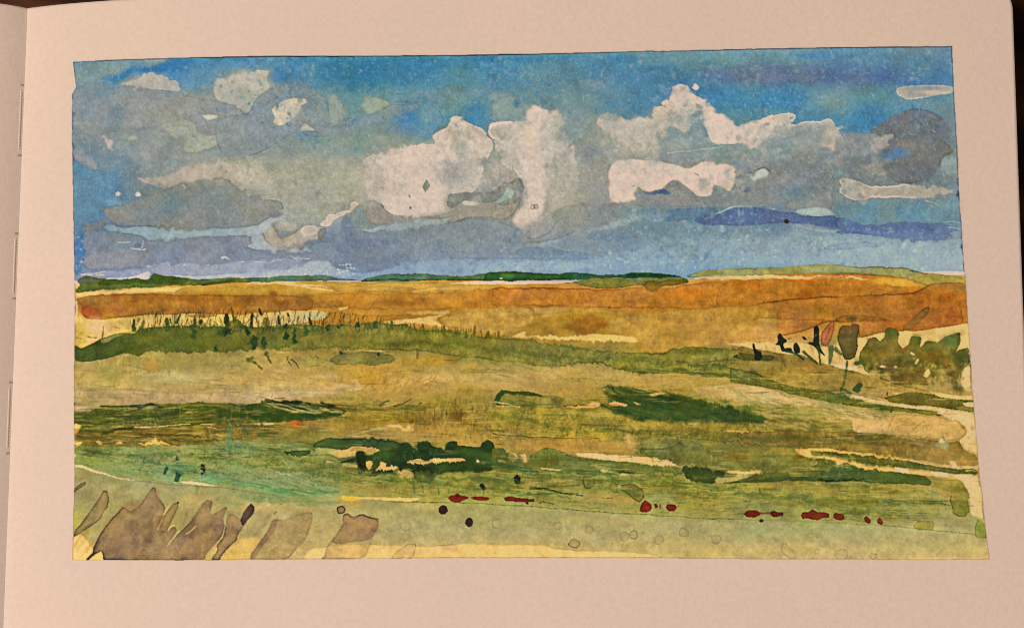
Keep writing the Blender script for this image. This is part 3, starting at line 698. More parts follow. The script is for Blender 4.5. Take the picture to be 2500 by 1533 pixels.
wash(P('B2', "0,1050 150,1050 280,1035 500,1025 700,1030 800,1055 940,1062 960,1070 500,1078 150,1075 0,1085"), (92,120,98), .9, .5, ew=2, warp=1.2, rough=1.5, reg='painted_tree_line', mott=.1)
wash(P('B2', "975,1070 1100,1030 1300,1015 1500,1015 1640,1025 1900,1040 2020,1010 2180,1000 2300,990 2470,1005 2470,1065 1900,1075 1640,1070 1300,1085 1000,1080"), (88,116,84), .92, .5, ew=2, warp=1.2, rough=1.5, reg='painted_tree_line', mott=.12)
stroke('B2', "960,1072 1300,1062 1640,1068 2060,1062 2300,1072", 9, 8, (40,62,45), .8)
wash(P('B2', "520,1095 1300,1080 1700,1085 1640,1110 1300,1100 900,1105"), (140,142,88), .6, soft=1)
wash(P('B3', "-60,1008 0,1003 150,993 300,1000 450,1010 600,1022 620,1003 690,1000 800,1015 1130,1027 1170,1000 1350,1000 1500,1015 1650,1037 1600,1045 1200,1050 900,1050 650,1068 300,1068 0,1078 -60,1070"), (58,96,58), .96, .55, ew=2.2, warp=1.2, rough=1.5, reg='painted_tree_line', mott=.12)
wash(P('B3', "1150,1008 1350,1003 1500,1018 1620,1038 1400,1044 1150,1040"), (38,76,46), .75, .2)
blob('B3', 150, 1030, 120, 25, (100,128,72), .6); blob('B3', 500, 1040, 150, 18, (75,115,78), .6)
wash(P('B3', "60,1050 80,1045 100,1052 85,1062"), (200,205,195), .9, warp=.3)
wash(P('B3', "610,1098 700,1082 860,1040 1000,1055 1300,1050 1650,1042 1700,1075 1650,1100 1450,1120 1430,1150 1380,1165 1310,1140 1280,1100 1200,1110 1130,1135 950,1140 760,1120 740,1096"), (122,124,58), .95, .45, ew=2.2, warp=1.5, rough=2, reg='painted_tree_line', mott=.1)
wash(P('B3', "1290,1090 1400,1075 1550,1065 1690,1060 1650,1098 1450,1120 1430,1150 1380,1165 1310,1140"), (104,98,42), .75, .3, rough=2)
wash(P('B4', "-468,1035 -278,985 -8,965 300,962 500,940 750,930 900,935 940,950 1150,955 1230,945 1300,965 1450,955 1500,980 1600,1003 1700,1015 1955,1040 1958,1165 1750,1160 1600,1110 1450,1050 1000,1015 500,1015 -100,1030 -350,1045"), (152,150,98), .92, .5, ew=2.2, warp=1.2, rough=1.2, reg='painted_tree_line', mott=.08)
wash(P('B4', "600,970 750,945 900,950 1100,975 1000,1005 700,1005"), (158,162,120), .6, soft=2)
wash(P('B4', "1480,1040 1700,1020 1955,1045 1957,1160 1720,1155 1560,1100"), (160,138,66), .6, .15)
blob('B3', 1900, 1010, 160, 25, (135,128,72), .6)
stroke('B4', "1480,985 1600,1005 1640,1012", 8, 4, (78,72,40), .8)
CUT = 0.14
EDGEF = 0.9
# ------------------------------------------------------------------ ochre fields
OF = P('F', "183,735 205,720 420,715 640,716 800,722 1000,705 1250,703 1480,712 1620,688 1760,690 1900,680 2060,682 2200,690 2360,705 2364,790 2340,795 2200,810 2100,825 1800,830 1700,800 1500,790 1300,800 1100,790 800,785 600,770 400,765 240,780 195,765")
wash(OF, (186,122,44), .35, 0, soft=4, reg='painted_field', var=.5)
wash(P('B1', "645,1180 850,1150 1250,1130 1300,1145 1560,1125 2160,1125 2170,1145 1600,1165 1450,1170 1200,1180 950,1180 700,1215 650,1235"), (222,182,112), .85, .1, rough=2)
wash(P('B1', "1480,1180 1580,1130 1700,1125 2170,1125 2300,1110 2460,1110 2460,1190 2150,1195 1700,1190"), (188,136,52), .8, .15, rough=3)
wash(P('B1', "655,1235 720,1210 950,1185 1300,1188 1700,1195 2150,1200 2460,1190 2700,1230 2680,1330 2460,1340 2100,1372 1880,1362 1700,1352 1200,1372 1080,1387 850,1407 740,1392 695,1347 700,1300"), (166,110,44), .88, .4, ew=2.4, warp=1.5, rough=2, mott=.1, reg='painted_field')
wash(P('B1', "695,1345 700,1300 760,1285 860,1330 880,1400 850,1407 740,1392"), (172,72,36), .6, .35, soft=2)
blob('B1', 800, 1230, 150, 30, (178,130,70), .6); blob('B1', 1000, 1310, 150, 60, (170,108,60), .5); blob('B1', 1600, 1230, 260, 25, (146,92,32), .6)
blob('B1', 2250, 1250, 200, 40, (160,110,40), .6); blob('B1', 1000, 1200, 60, 20, (150,92,35), .7)
for x, y, rx, ry in ((240, 1190, 60, 45), (60, 1240, 120, 40), (500, 1240, 80, 50), (330, 1260, 90, 30)):
    blob('B2', x, y, rx, ry, (138,92,36), .8)
wash(P('B2', "430,1270 500,1200 560,1210 600,1270 780,1230 840,1290 700,1310 560,1320 300,1330 0,1340 0,1280"), (160,116,58), .5, .2, rough=4)
wash(P('B2', "480,1120 740,1135 1000,1110 1300,1130 1500,1140 1350,1170 1100,1170 800,1160"), (206,148,66), .75, .2, rough=2)
wash(P('B2', "500,1125 740,1150 760,1165 560,1145"), (224,182,110), .8, warp=1)
wash(P('B2', "1300,1165 1500,1140 1700,1120 2000,1110 2460,1130 2460,1140 1800,1150 1400,1180 1290,1180"), (208,160,80), .7, .2)
wash(P('B2', "600,1180 1000,1170 1400,1190 2000,1150 2460,1150 3000,1150 3100,1260 2600,1290 2000,1300 1500,1330 1000,1310 700,1290"), (194,122,44), .55, .15, rough=4, mott=.08)
blob('B2', 1350, 1260, 260, 35, (150,96,36), .7); blob('B2', 2250, 1200, 300, 60, (190,112,50), .6)
wash(P('B3', "0,1130 500,1135 780,1145 1130,1150 1280,1115 1300,1140 1380,1168 1450,1140 1560,1130 1640,1105 1850,1080 2100,1090 2460,1060 2460,1270 2000,1300 1700,1320 1300,1300 900,1310 500,1285 0,1285"), (190,118,46), .7, .28, ew=2.2, rough=3, mott=.1)
stroke('B3', "0,1140 500,1140 760,1148 950,1150 1100,1145", 7, 6, (150,72,24), .8)
blob('B3', 1700, 1180, 300, 50, (196,108,34), .7); blob('B3', 2250, 1110, 260, 50, (204,118,36), .8); blob('B3', 350, 1200, 260, 50, (194,120,56), .5)
wash(P('B4', "-150,1090 60,1060 200,1050 330,1055 480,1075 700,1050 900,1045 1000,1065 1180,1060 1250,1085 1400,1110 1550,1150 1720,1165 1962,1175 1970,1300 1915,1320 1925,1390 1945,1440 1900,1465 1500,1500 1200,1480 700,1420 300,1400 -200,1330"), (178,112,44), .62, .2, ew=2, rough=5, warp=5, mott=.12, reg='painted_field')
wash(P('B4', "1000,1070 1200,1055 1490,1065 1560,1110 1540,1165 1400,1110 1180,1100"), (216,158,66), .7, soft=2, rough=4)
for x, y, rx, ry, c in ((1500, 1140, 80, 25, (206,106,28)), (560, 1080, 120, 25, (200,98,28)), (1100, 1095, 130, 25, (196,110,34)), (150, 1130, 160, 40, (200,116,34)), (250, 1080, 100, 30, (212,140,52)),
                        (600, 1200, 160, 80, (160,88,32)), (750, 1160, 150, 50, (165,98,34)), (640, 1300, 70, 80, (122,96,44)), (400, 1260, 140, 90, (156,98,36)), (1100, 1330, 300, 60, (178,126,54)),
                        (1800, 1230, 140, 60, (138,84,34)), (1850, 1370, 90, 60, (156,80,34)), (1500, 1180, 220, 20, (140,92,38))):
    blob('B4', x, y, rx, ry, c, .7)
wash(P('C4', "300,-20 800,-60 1500,-80 1700,-180 1965,-170 1970,30 1920,45 1925,110 1945,155 1900,185 1700,215 1540,238 1250,245 1130,280 1050,300 1040,180 800,150 600,230 300,300 0,320 -150,330 -300,200 -100,60"), (186,128,58), .5, .5, ew=2.4, warp=1.5, rough=1.5, col2=(164,92,42), mott=.08, reg='painted_field')
wash(P('C4', "-200,330 -100,230 200,220 300,300 330,335 0,340"), (214,160,106), .6, soft=4)
blob('C4', 600, 90, 260, 70, (150,104,42), .5); blob('C4', 700, 30, 60, 80, (124,96,44), .6); blob('C4', 480, 220, 160, 60, (186,112,48), .5); blob('C4', 1150, 200, 120, 60, (196,120,58), .6)
# mid ochre with dry olive
wash(P('C3', "0,40 500,25 900,50 1250,100 1700,50 2200,20 2460,60 2460,330 2000,350 1500,420 1270,430 1280,330 1000,260 600,280 300,230 100,280 -400,220 -450,120 -300,70"), (184,142,66), .6, .12, soft=1, rough=3, mott=.1)
wash(P('C3', "180,190 500,110 850,75 1200,90 1000,150 1000,260 800,265 560,270 300,230"), (164,122,40), .65, soft=2, rough=5)
wash(P('C3', "640,230 740,130 800,110 980,120 980,200 850,260 760,255"), (140,90,34), .6, soft=3, rough=6)
wash(P('C3', "200,40 560,25 900,45 600,80 300,110 200,90"), (190,150,78), .5, .2)
blob('C3', 1010, 38, 18, 14, (120,62,24), .8)
blob('C3', 1700, 220, 350, 120, (186,138,72), .5); blob('C3', 2300, 250, 200, 60, (206,152,92), .6); blob('C3', 2200, 60, 300, 60, (176,126,50), .4)

# pale yellow gaps
wash(P('C3', "150,295 290,235 300,290 540,270 600,290 860,265 1000,270 1230,290 1270,335 1000,335 700,315 400,300"), (224,178,98), .95, .22, ew=2, warp=1)
wash(P('C3', "2000,355 2200,335 2460,340 2460,410 2250,375"), (224,178,108), .9, .1, warp=1)
wash(P('C2', "1150,160 1300,140 1480,125 1640,110 1660,80 1700,110 1640,130 1640,160 1700,200 1890,230 1750,225 1600,190 1400,165 1380,190 1260,190"), (216,172,98), .92, .1, ew=2, warp=1.2)
wash(P('C2', "1370,80 1640,65 1750,55 1750,95 1690,110 1600,95 1400,92"), (214,170,98), .85, .15, warp=1)
wash(P('C2', "1640,130 1760,100 2100,40 2300,30 2460,40 2500,180 2300,220 2240,290 2000,260 1890,230 1700,200"), (186,146,74), .75, .2, mott=.1, rough=2)
wash(P('C2', "790,45 880,28 880,45 800,65"), (220,170,90), .8, warp=1)
wash(P('C1', "645,130 690,100 700,125 860,147 1080,127 1300,97 1700,92 2050,97 2460,67 2800,72 2790,165 2460,195 2060,207 1560,197 1200,232 1000,262 850,322 720,387 645,362"), (214,172,92), .9, .12, ew=2, warp=1.5, rough=2, mott=.08)
blob('C1', 830, 220, 160, 90, (218,186,142), .9); blob('C1', 800, 310, 90, 40, (218,186,140), .7); blob('C1', 690, 260, 60, 110, (206,160,66), .7); blob('C1', 1250, 170, 150, 50, (216,178,106), .5)
wash(P('C2', "110,90 370,75 690,75 700,130 560,160 370,190 80,205 60,120"), (208,176,112), .85, .1, col2=(192,176,126), warp=1.5)
wash(P('C2', "700,85 1300,105 1640,100 1480,122 1150,165 950,182 700,172 400,192 600,152 700,130"), (184,122,42), .8, .15, rough=2)
wash(P('C1', "1600,105 1740,92 1885,105 1740,125 1640,125"), (190,128,42), .85, .15, warp=1)
stroke('C1', "650,-20 665,60 650,130 640,180", 20, 14, (222,190,130), .8)

# ------------------------------------------------------------------ green band
wash(P('C3', "-2158,205 -1740,185 -1550,190 -1300,200 -1150,185 -1000,160 -850,190 -720,175 -650,235 -350,235 -200,275 100,300 150,300 560,350 860,400 1100,430 1270,430 1500,430 1530,390 1620,390 1650,370 1750,375 2100,400 2250,430 2460,460 2460,490 2200,490 2000,490 1850,510 1950,540 2250,590 2460,680 2460,740 2330,715 2100,665 1900,610 1700,600 1450,600 1330,605 1200,590 1060,565 1000,535 880,515 740,510 660,535 560,545 400,545 250,520 0,485 -300,455 -400,440 -600,410 -900,400 -1300,380 -1600,400 -1900,410 -2158,405"), (128,124,58), .9, .5, ew=2.4, warp=1.5, rough=2.5, mott=.12, reg='painted_grass_band')
wash(P('C1', "638,365 700,392 850,312 1000,262 1150,262 1200,217 1560,192 1800,202 2460,202 2700,230 2460,382 2050,402 1800,422 1500,432 1350,412 1150,452 1050,427 900,482 720,507 638,492"), (72,88,40), .85, .45, ew=2.4, warp=1.5, rough=1.5, col2=(108,112,52), mott=.1, reg='painted_grass_band')
wash(P('C1', "850,315 1000,265 1080,265 1000,300 870,345"), (150,142,80), .7, .15)
for x, y, rx, ry, c in ((1150, 380, 150, 50, (84,92,38)), (1600, 340, 250, 50, (96,110,52)), (1300, 300, 150, 40, (112,112,44)), (2000, 330, 250, 40, (112,108,44)), (2200, 260, 200, 50, (120,118,52))):
    blob('C1', x, y, rx, ry, c, .7)
for x, y, rx, ry, c in ((1500, 250, 140, 50, (84,98,40)), (1300, 350, 350, 35, (84,90,38)), (1800, 330, 200, 60, (94,100,44)), (800, 300, 250, 60, (122,114,52)), (2150, 380, 250, 70, (126,122,66)), (600, 240, 200, 40, (98,106,46))):
    blob('C2', x, y, rx, ry, c, .65)
for x, y, rx, ry, c in ((200, 420, 250, 70, (126,124,72)), (1300, 480, 250, 40, (120,118,60)), (1350, 580, 350, 25, (96,104,50)), (650, 370, 100, 30, (92,100,46)), (1800, 420, 250, 40, (98,98,42)), (1000, 460, 180, 40, (118,118,60)), (1000, 380, 200, 25, (150,138,72))):
    blob('C3', x, y, rx, ry, c, .65)
wash(P('C3', "600,340 860,335 1270,350 1270,430 1100,425 860,395 640,350"), (150,136,70), .55, soft=1)
wash(P('C3', "2050,460 2110,440 2250,430 2460,465 2460,490 2250,490 2130,490"), (62,68,30), .75, .2)
wash(P('C2', "710,500 760,450 850,420 1240,435 1280,480 1240,510 1150,520 1130,535 900,530 750,520"), (126,120,68), .7, .3, ew=2.0, warp=3, rough=3, var=.5, col2=(112,116,62))
wash(P('C2', "420,485 470,455 640,450 650,465 600,490 450,500"), (102,112,60), .85, .4, ew=2, warp=1)
wash(P('C2', "750,420 770,385 860,390 850,420"), (172,142,82), .7, .1); stroke('C2', "860,405 960,408 1200,412", 8, 4, (205,180,125), .8)
stroke('C2', "600,490 640,500 675,522", 8, 8, (96,90,52), .8)

# sandy meadow under the band
wash(P('C1', "638,500 720,510 900,485 1050,430 1150,455 1350,415 1500,435 1800,425 2050,405 2460,400 2900,520 2850,640 2500,740 1900,762 1400,762 1100,735 638,718"), (180,158,96), .6, 0, soft=2, var=.6, mott=.1)
wash(P('C1', "1350,415 1500,437 1800,427 2050,407 2160,520 2000,560 1500,580 1350,560"), (148,138,80), .6, soft=4, rough=4)
for x, y, rx, ry, c in ((750, 600, 130, 60, (196,164,92)), (950, 600, 120, 100, (160,152,82)), (1300, 550, 80, 60, (186,142,66)), (1450, 640, 250, 60, (190,178,128)), (2150, 640, 250, 70, (196,158,86)), (1100, 480, 150, 30, (150,138,76)), (1800, 700, 250, 40, (200,172,116)), (700, 660, 80, 30, (204,168,100))):
    blob('C1', x, y, rx, ry, c, .65)
wash(P('C1', "636,722 1100,737 1400,767 1900,768 2300,755 2460,742 2700,742 2960,770 2700,830 2460,872 1800,852 1300,862 850,902 770,942 638,937"), (178,152,108), .8, .18, ew=2, warp=1.5, col2=(196,174,132), mott=.05, reg='painted_meadow')
blob('C1', 850, 790, 220, 50, (160,142,96), .6); blob('C1', 700, 900, 90, 30, (206,180,136), .8)
for x, y, rx, ry, c in ((250, 620, 300, 80, (194,160,88)), (700, 640, 170, 60, (190,168,112)), (870, 720, 140, 30, (206,182,142)), (1080, 650, 100, 70, (196,140,48)), (1200, 580, 120, 60, (190,138,56)), (1550, 500, 250, 60, (178,134,52)),
                        (1600, 680, 250, 90, (190,158,96)), (1900, 560, 150, 60, (166,140,72)), (2200, 660, 150, 70, (188,162,104)), (1160, 780, 130, 25, (204,150,66)), (1350, 760, 160, 50, (190,154,90)), (420, 440, 300, 50, (168,142,76))):
    blob('C2', x, y, rx, ry, c, .7)
wash(P('C2', "1850,570 2100,563 2310,575 2290,600 2000,605 1850,598"), (142,128,72), .65, .3, ew=2)
for x, y, rx, ry, c in ((500, 620, 350, 80, (186,156,90)), (130, 640, 90, 50, (186,164,102)), (800, 620, 250, 80, (178,148,84)), (1500, 680, 350, 60, (180,150,84)), (600, 720, 250, 40, (172,140,74)), (1350, 730, 200, 40, (150,130,62))):
    blob('C3', x, y, rx, ry, c, .65)
hatch(P('C2', "1000,520 1300,540 1450,620 1700,640 1550,780 1250,800 1050,780 980,640"), 260, -42, 18, (14, 44), 1, [(160,118,52), (214,176,110), (150,112,50)], .6, 5)
hatch(P('C2', "0,560 900,560 1000,800 600,800 0,740"), 260, 8, 8, (30, 90), 1, [(206,186,140), (168,146,88)], .4, 6)
hatch(P('C3', "0,500 1000,560 2400,640 1700,720 900,740 0,740"), 320, 4, 10, (15, 60), 1, [(160,138,74), (205,176,116)], .4, 8)

# ------------------------------------------------------------------ pale bank on the right and the tree clump
wash(P('C4', "-100,345 300,345 450,340 600,350 700,380 850,350 870,300 1050,295 1140,282 1250,250 1400,240 1540,240 1900,190 1990,160 2000,520 1950,560 1920,720 2000,740 2020,790 1900,790 1690,780 1500,760 950,560 700,520 540,440 440,440 100,390"), (214,178,112), .94, .05, warp=1, mott=.04)
wash(P('C4', "1590,235 1720,212 1680,250 1630,268"), (214,158,86), .6, .1, warp=1)
wash(P('C4', "0,370 200,400 330,420 450,440 560,460 700,520 900,560 1100,610 1300,660 1700,770 1690,800 1500,900 1300,870 1000,790 700,760 500,720 200,610 0,570"), (142,118,58), .72, .15, rough=3, mott=.12, reg='painted_bank')
blob('C4', 600, 560, 200, 70, (150,116,56), .6); blob('C4', 900, 680, 250, 60, (128,110,52), .6); blob('C4', 150, 520, 200, 60, (146,134,66), .6)
wash(P('C4', "0,420 150,440 330,450 300,490 150,500 0,495"), (84,82,38), .7, .15)
wash(P('C4', "830,520 960,540 1060,560 1060,580 950,575 830,545"), (220,196,142), .85, warp=1)
wash(P('C4', "1060,420 1130,300 1190,290 1220,330 1260,290 1270,220 1300,200 1370,230 1390,260 1380,340 1420,390 1480,350 1490,280 1580,285 1570,390 1620,320 1720,340 1780,290 1910,245 1915,320 1870,430 1900,400 1990,380 1995,520 1930,580 1915,680 1925,740 2010,745 2020,790 1880,795 1700,760 1500,740 1250,660 1100,590 1050,470"), (106,100,46), .93, .42, ew=2.4, warp=1.5, rough=1.5, mott=.14, var=.5, reg='painted_tree_clump', fade=(.6, 1.0, .35))
for x, y, rx, ry, c in ((1320, 260, 70, 50, (94,112,54)), (1530, 320, 50, 60, (96,114,58)), (1840, 320, 90, 80, (86,112,64)), (1680, 380, 80, 50, (108,112,52)), (1920, 460, 90, 80, (74,92,46)), (1250, 430, 150, 90, (126,106,46)), (1650, 460, 120, 60, (134,98,40)),
                        (1450, 400, 50, 50, (136,100,50)), (1160, 320, 50, 30, (128,104,62)), (1300, 570, 150, 50, (112,92,56)), (1600, 600, 100, 80, (116,92,44)), (1850, 620, 90, 100, (92,80,38)), (1800, 520, 50, 70, (136,104,48)), (1070, 500, 60, 60, (88,100,56)), (1890, 730, 90, 50, (80,84,42)), (1450, 650, 200, 50, (110,92,54))):
    blob('C4', x, y, rx, ry, c, .75)
for s in ("1215,548 1240,530 1275,545 1250,558", "1340,548 1355,538 1375,550 1355,560", "1520,520 1550,470 1560,490 1535,530", "1595,630 1610,590 1645,560 1655,600 1630,640", "1480,425 1500,420 1530,445 1500,450", "1310,770 1350,760 1410,772 1370,785", "1925,640 1940,560 1985,535 2000,560 2000,720 1950,735 1920,700"):
    wash(P('C4', s), (222,186,124), .92, .2, ew=1.8, warp=.6)
wash(P('C4', "1930,640 1950,630 1950,655 1925,660"), (160,110,50), .7, warp=.5)
wash(P('C4', "875,220 900,195 960,190 970,205 985,180 1045,185 1045,240 1030,310 1035,380 1010,465 960,490 920,480 890,400 860,320"), (98,82,50), .95, .45, ew=2.4, warp=1, col2=(88,84,42), ax='y', reg='painted_post')
stroke('C4', "945,490 940,560 915,690 880,760", 22, 14, (84,96,58), .85); stroke('C4', "880,760 930,750 960,770", 34, 30, (70,88,46), .7)
wash(P('C4', "715,340 720,260 760,210 800,160 830,150 830,220 800,320 770,370 740,370"), (168,102,66), .9, .4, ew=2.2, warp=.8, reg='painted_post')
stroke('C4', "795,200 770,270 760,320", 20, 16, (128,92,56), .7)
DK = (36, 50, 30)
for s in ("655,300 655,210 690,195 705,240 700,340 720,400 760,460 700,420 660,370 610,350 620,335 650,340", "345,330 345,270 370,255 390,290 430,320 420,335 395,350 400,390 460,380 480,420 440,425 375,405 365,360 325,355",
          "480,400 485,350 510,340 535,380 540,430 500,440", "130,350 150,348 160,400 205,420 215,470 200,490 150,490 140,410", "555,290 575,285 598,310 590,320 565,310"):
    wash(P('C4', s), DK, .93, .2, warp=1, reg='painted_shrub')
for s, w0, w1, c in (("430,310 470,300", 14, 10, DK), ("215,330 235,330", 12, 10, DK), ("600,350 650,340", 12, 16, DK), ("380,400 470,420 520,450 570,490", 26, 10, (60,76,40)), ("690,370 700,430 715,540", 30, 12, (78,92,48)),
                     ("560,415 620,470 690,520", 26, 16, (76,84,44)), ("800,360 810,430 790,530", 60, 20, (84,98,56)), ("830,380 870,420 900,440", 40, 20, (92,104,62)), ("380,460 400,510 415,560", 30, 8, (122,104,52)), ("600,560 640,550", 20, 10, (110,100,52)),
                     ("1000,510 1040,520 1060,500", 40, 30, (70,92,62)), ("1010,770 1040,710 1070,690", 60, 30, (58,80,48)), ("1285,790 1285,760", 22, 20, (60,62,34)), ("1190,880 1220,865 1250,855", 14, 10, (50,72,44)), ("1315,940 1335,900 1365,870", 18, 26, (40,52,30)),
                     ("1410,955 1425,955", 12, 10, DK), ("1540,1110 1555,1085", 14, 12, (90,74,40))):
    stroke('C4', s, w0, w1, c, .85)
wash(P('C4', "1420,200 1500,130 1600,45 1650,30 1640,80 1580,150 1480,230 1420,235"), (142,102,50), .85, .5, ew=2, warp=.6, reg='painted_post')
wash(P('C4', "840,140 900,110 1000,98 1100,105 1250,130 1330,150 1100,150 960,165 850,160"), (134,106,50), .5, .45, ew=1.8, warp=.6)
wash(ell('C4', 980, 135, 50, 30), (82,74,42), .75, soft=2, warp=3, rough=4)
for s in ("130,150 200,120 400,130 600,145 840,148", "1090,120 1250,140 1340,155"):
    stroke('C4', s, 5, 4, (132,92,38), .6)
# bank stripes
wash(P('C4', "-60,560 0,570 150,600 300,670 500,720 700,752 850,772 950,792 1100,822 1200,852 1500,902 1700,932 1765,972 1600,955 1300,922 1000,882 800,852 500,792 300,735 0,690 -60,680"), (108,108,50), .9, .4, ew=2.2, warp=1.2, rough=1.5, reg='painted_grass_band', mott=.1)
blob('C4', 850, 820, 150, 50, (76,98,54), .7); blob('C4', 1200, 900, 130, 40, (80,94,52), .7); blob('C4', 500, 760, 200, 25, (88,98,46), .6)
wash(P('C4', "-400,735 -190,690 0,705 200,730 310,745 350,785 650,855 850,892 1000,912 1350,952 1600,958 1750,975 1800,1000 1900,1010 1960,1080 1950,1140 1900,1170 1700,1160 1400,1130 1000,1110 980,1000 750,990 750,910 450,870 100,840 -80,850 -300,800"), (204,172,116), .72, .08, rough=5, var=.6, mott=.06, reg='painted_path')
wash(P('C4', "940,800 1000,790 1300,850 1500,880 1690,905 1600,915 1300,880 1100,845"), (212,190,140), .85, warp=1.2)
wash(P('C4', "1690,905 1800,910 2035,938 2060,1150 2060,1280 2000,1270 1960,1260 1900,1180 1960,1130 1965,1070 1900,1010 1840,1005 1780,970"), (222,186,134), .92, .1, warp=1.5)
wash(P('C4', "1250,950 1600,960 1780,980 1810,1010 1900,1015 1965,1080 1955,1135 1900,1170 1700,1160 1400,1130 1300,1050"), (200,160,92), .6, .3, ew=2, rough=2)
blob('C4', 1200, 1040, 200, 60, (214,172,118), .8); blob('C4', 230, 790, 140, 50, (200,182,132), .7); blob('C4', 30, 770, 60, 60, (160,154,104), .6); blob('C4', 600, 850, 150, 30, (196,176,122), .6)
wash(P('C4', "0,750 40,760 140,850 60,860 0,830"), (160,152,100), .6, .2)
wash(P('C4', "1690,780 1800,790 1900,795 2022,800 2025,830 1900,825 1750,810"), (222,186,120), .92, warp=.8)
wash(P('C4', "1500,760 1690,785 1760,815 2022,832 2030,850 1930,850 1960,885 2032,890 2034,935 1900,915 1600,880 1300,850 1250,810"), (104,98,48), .9, .35, ew=2.2, warp=1, reg='painted_grass_band')
wash(P('C4', "1930,858 2030,850 2032,888 1960,885"), (218,180,118), .9, warp=.6)
stroke('C4', "1120,800 1200,815 1300,840", 14, 6, (220,192,135), .8)
for s in ("1290,1080 1320,1010 1360,950", "1390,980 1400,1030 1480,990", "1480,1130 1520,1070 1600,1010", "1510,1120 1550,1090", "1600,1000 1630,1080", "1400,1045 1650,1050"):
    stroke('C4', s, 9, 5, (132,118,66), .65)
hatch(P('C4', "100,800 700,870 1400,960 1200,1000 700,960 100,860"), 260, 12, 10, (15, 70), 1, [(120,118,62), (90,100,56), (224,200,150), (150,136,76)], .6, 12)
hatch(P('C4', "-300,800 0,840 450,870 750,910 980,1000 1000,1110 500,1095 0,1110 -300,1000"), 300, 8, 10, (15, 70), 2, [(112,112,54), (160,140,74), (128,120,58), (204,178,118)], .5, 13, wet=.9)

# ------------------------------------------------------------------ rolling greens
wash(P('C2', "1100,740 1300,720 2000,720 2130,760 2100,900 2300,1150 2460,1200 2460,1280 2140,1250 2000,1230 1700,1200 1450,1190 1050,1160 900,1140 1000,1090 600,1080 300,1030 0,1020 0,880 600,800 900,780"), (152,128,62), .5, 0, soft=3, rough=5, var=.6, mott=.12)
for x, y, rx, ry, c in ((900, 830, 250, 40, (146,132,66)), (1750, 880, 200, 90, (134,116,50)), (1550, 980, 250, 60, (138,112,42)), (1830, 980, 90, 70, (118,84,34)), (1200, 1000, 300, 40, (134,112,40)), (1350, 840, 120, 30, (150,128,66)), (1600, 1080, 350, 50, (164,128,62)), (2000, 820, 150, 60, (140,128,58)),
                        (2300, 900, 150, 100, (112,112,54)), (2200, 1050, 250, 60, (134,120,54)), (800, 1080, 350, 40, (140,118,52)), (600, 1110, 200, 40, (118,118,60)), (1250, 1130, 300, 30, (170,142,86)), (850, 1000, 250, 40, (120,110,44))):
    blob('C2', x, y, rx, ry, c, .65)
wash(P('C1', "640,940 770,942 850,902 1000,892 1200,872 1300,862 1800,857 2200,872 2460,902 2700,952 2960,937 2900,982 2700,1012 2300,1012 1900,1032 1600,1042 1300,1062 1100,1092 700,1112 640,1102 700,1052 640,1022"), (92,98,42), .85, .2, rough=3, warp=4, mott=.15, reg='painted_grass_band')
wash(P('C1', "640,1100 700,1110 1100,1090 1600,1045 1950,1035 2200,1050 2200,1140 1900,1180 1500,1230 1000,1240 660,1230"), (124,110,50), .7, 0, rough=3, mott=.12)
blob('C1', 1250, 1120, 300, 50, (140,112,44), .6); blob('C1', 850, 1080, 150, 40, (84,92,44), .7); blob('C1', 1100, 960, 200, 40, (66,82,36), .7); blob('C1', 1650, 920, 300, 30, (72,88,34), .7); blob('C1', 1500, 1000, 200, 25, (112,108,44), .7); blob('C1', 2100, 970, 300, 35, (64,84,34), .75); blob('C1', 800, 960, 120, 25, (120,122,60), .6)
hatch(P('C1', "640,920 850,890 1300,850 2460,890 2960,940 2500,1010 1900,1040 1300,1060 640,1110"), 520, -3, 5, (30, 130), 1, [(52,68,30), (40,60,30), (128,124,54), (150,134,66)], .6, 14)
hatch(P('C1', "640,1090 1500,1060 2400,1020 2400,1150 1500,1230 640,1230"), 320, 1, 6, (20, 90), 1, [(84,80,38), (62,72,34), (160,130,62)], .5, 15)
wash(P('C2', "-50,880 180,845 290,860 350,850 470,850 620,900 740,890 870,930 750,980 500,1000 200,1000 -50,990"), (60,80,32), .72, soft=1, rough=5, warp=6)
hatch(P('C2', "180,840 330,840 480,845 700,880 880,935 750,970 400,950 150,880"), 110, 14, 5, (20, 80), 2, [(34,54,26), (40,62,30), (170,156,96)], .75, 16)
for s, w in (("180,850 260,858 330,856", 12), ("245,820 340,822", 6), ("300,850 400,850 480,845", 9), ("640,855 700,870 760,880", 22), ("700,880 800,905 870,930", 10)):
    stroke('C2', s, w, w * .5, (34,50,26), .85)
blob('C2', 440, 850, 50, 22, (36,56,30), .9)
blob('C2', 430, 1040, 90, 35, (170,92,36), .85)
for s in ("60,1040 120,1030 130,1045", "140,1035 240,1025 250,1035 160,1048"):
    wash(P('C2', s), (222,196,134), .9, warp=.6)
for s, w in (("1130,1068 1300,1062 1500,1045 1630,1035", 10), ("1720,1035 1840,1042", 12), ("1780,1065 1870,1080", 14), ("1980,1050 2050,1045", 9), ("1860,1130 1920,1140", 14)):
    stroke('C1', s, w, w * .6, (222,186,112), .85)
wash(P('C1', "1150,1205 1280,1190 1340,1165 1390,1190 1470,1215 1300,1220"), (226,172,84), .95, .15, warp=.8)
wash(P('C1', "980,1205 1030,1182 1060,1205"), (206,178,116), .9, warp=.8); wash(P('C1', "815,1185 850,1178 880,1210 850,1220"), (206,182,126), .9, warp=.8)
for y0, y1, x1 in ((1030, 1130, 700), (1180, 1235, 715), (1290, 1330, 665)):
    wash(P('C1', f"636,{y0} {x1},{y0+15} {x1-15},{(y0+y1)//2+10} 660,{y1-15} 636,{y1}"), (222,176,98), .9, rough=3, warp=1)
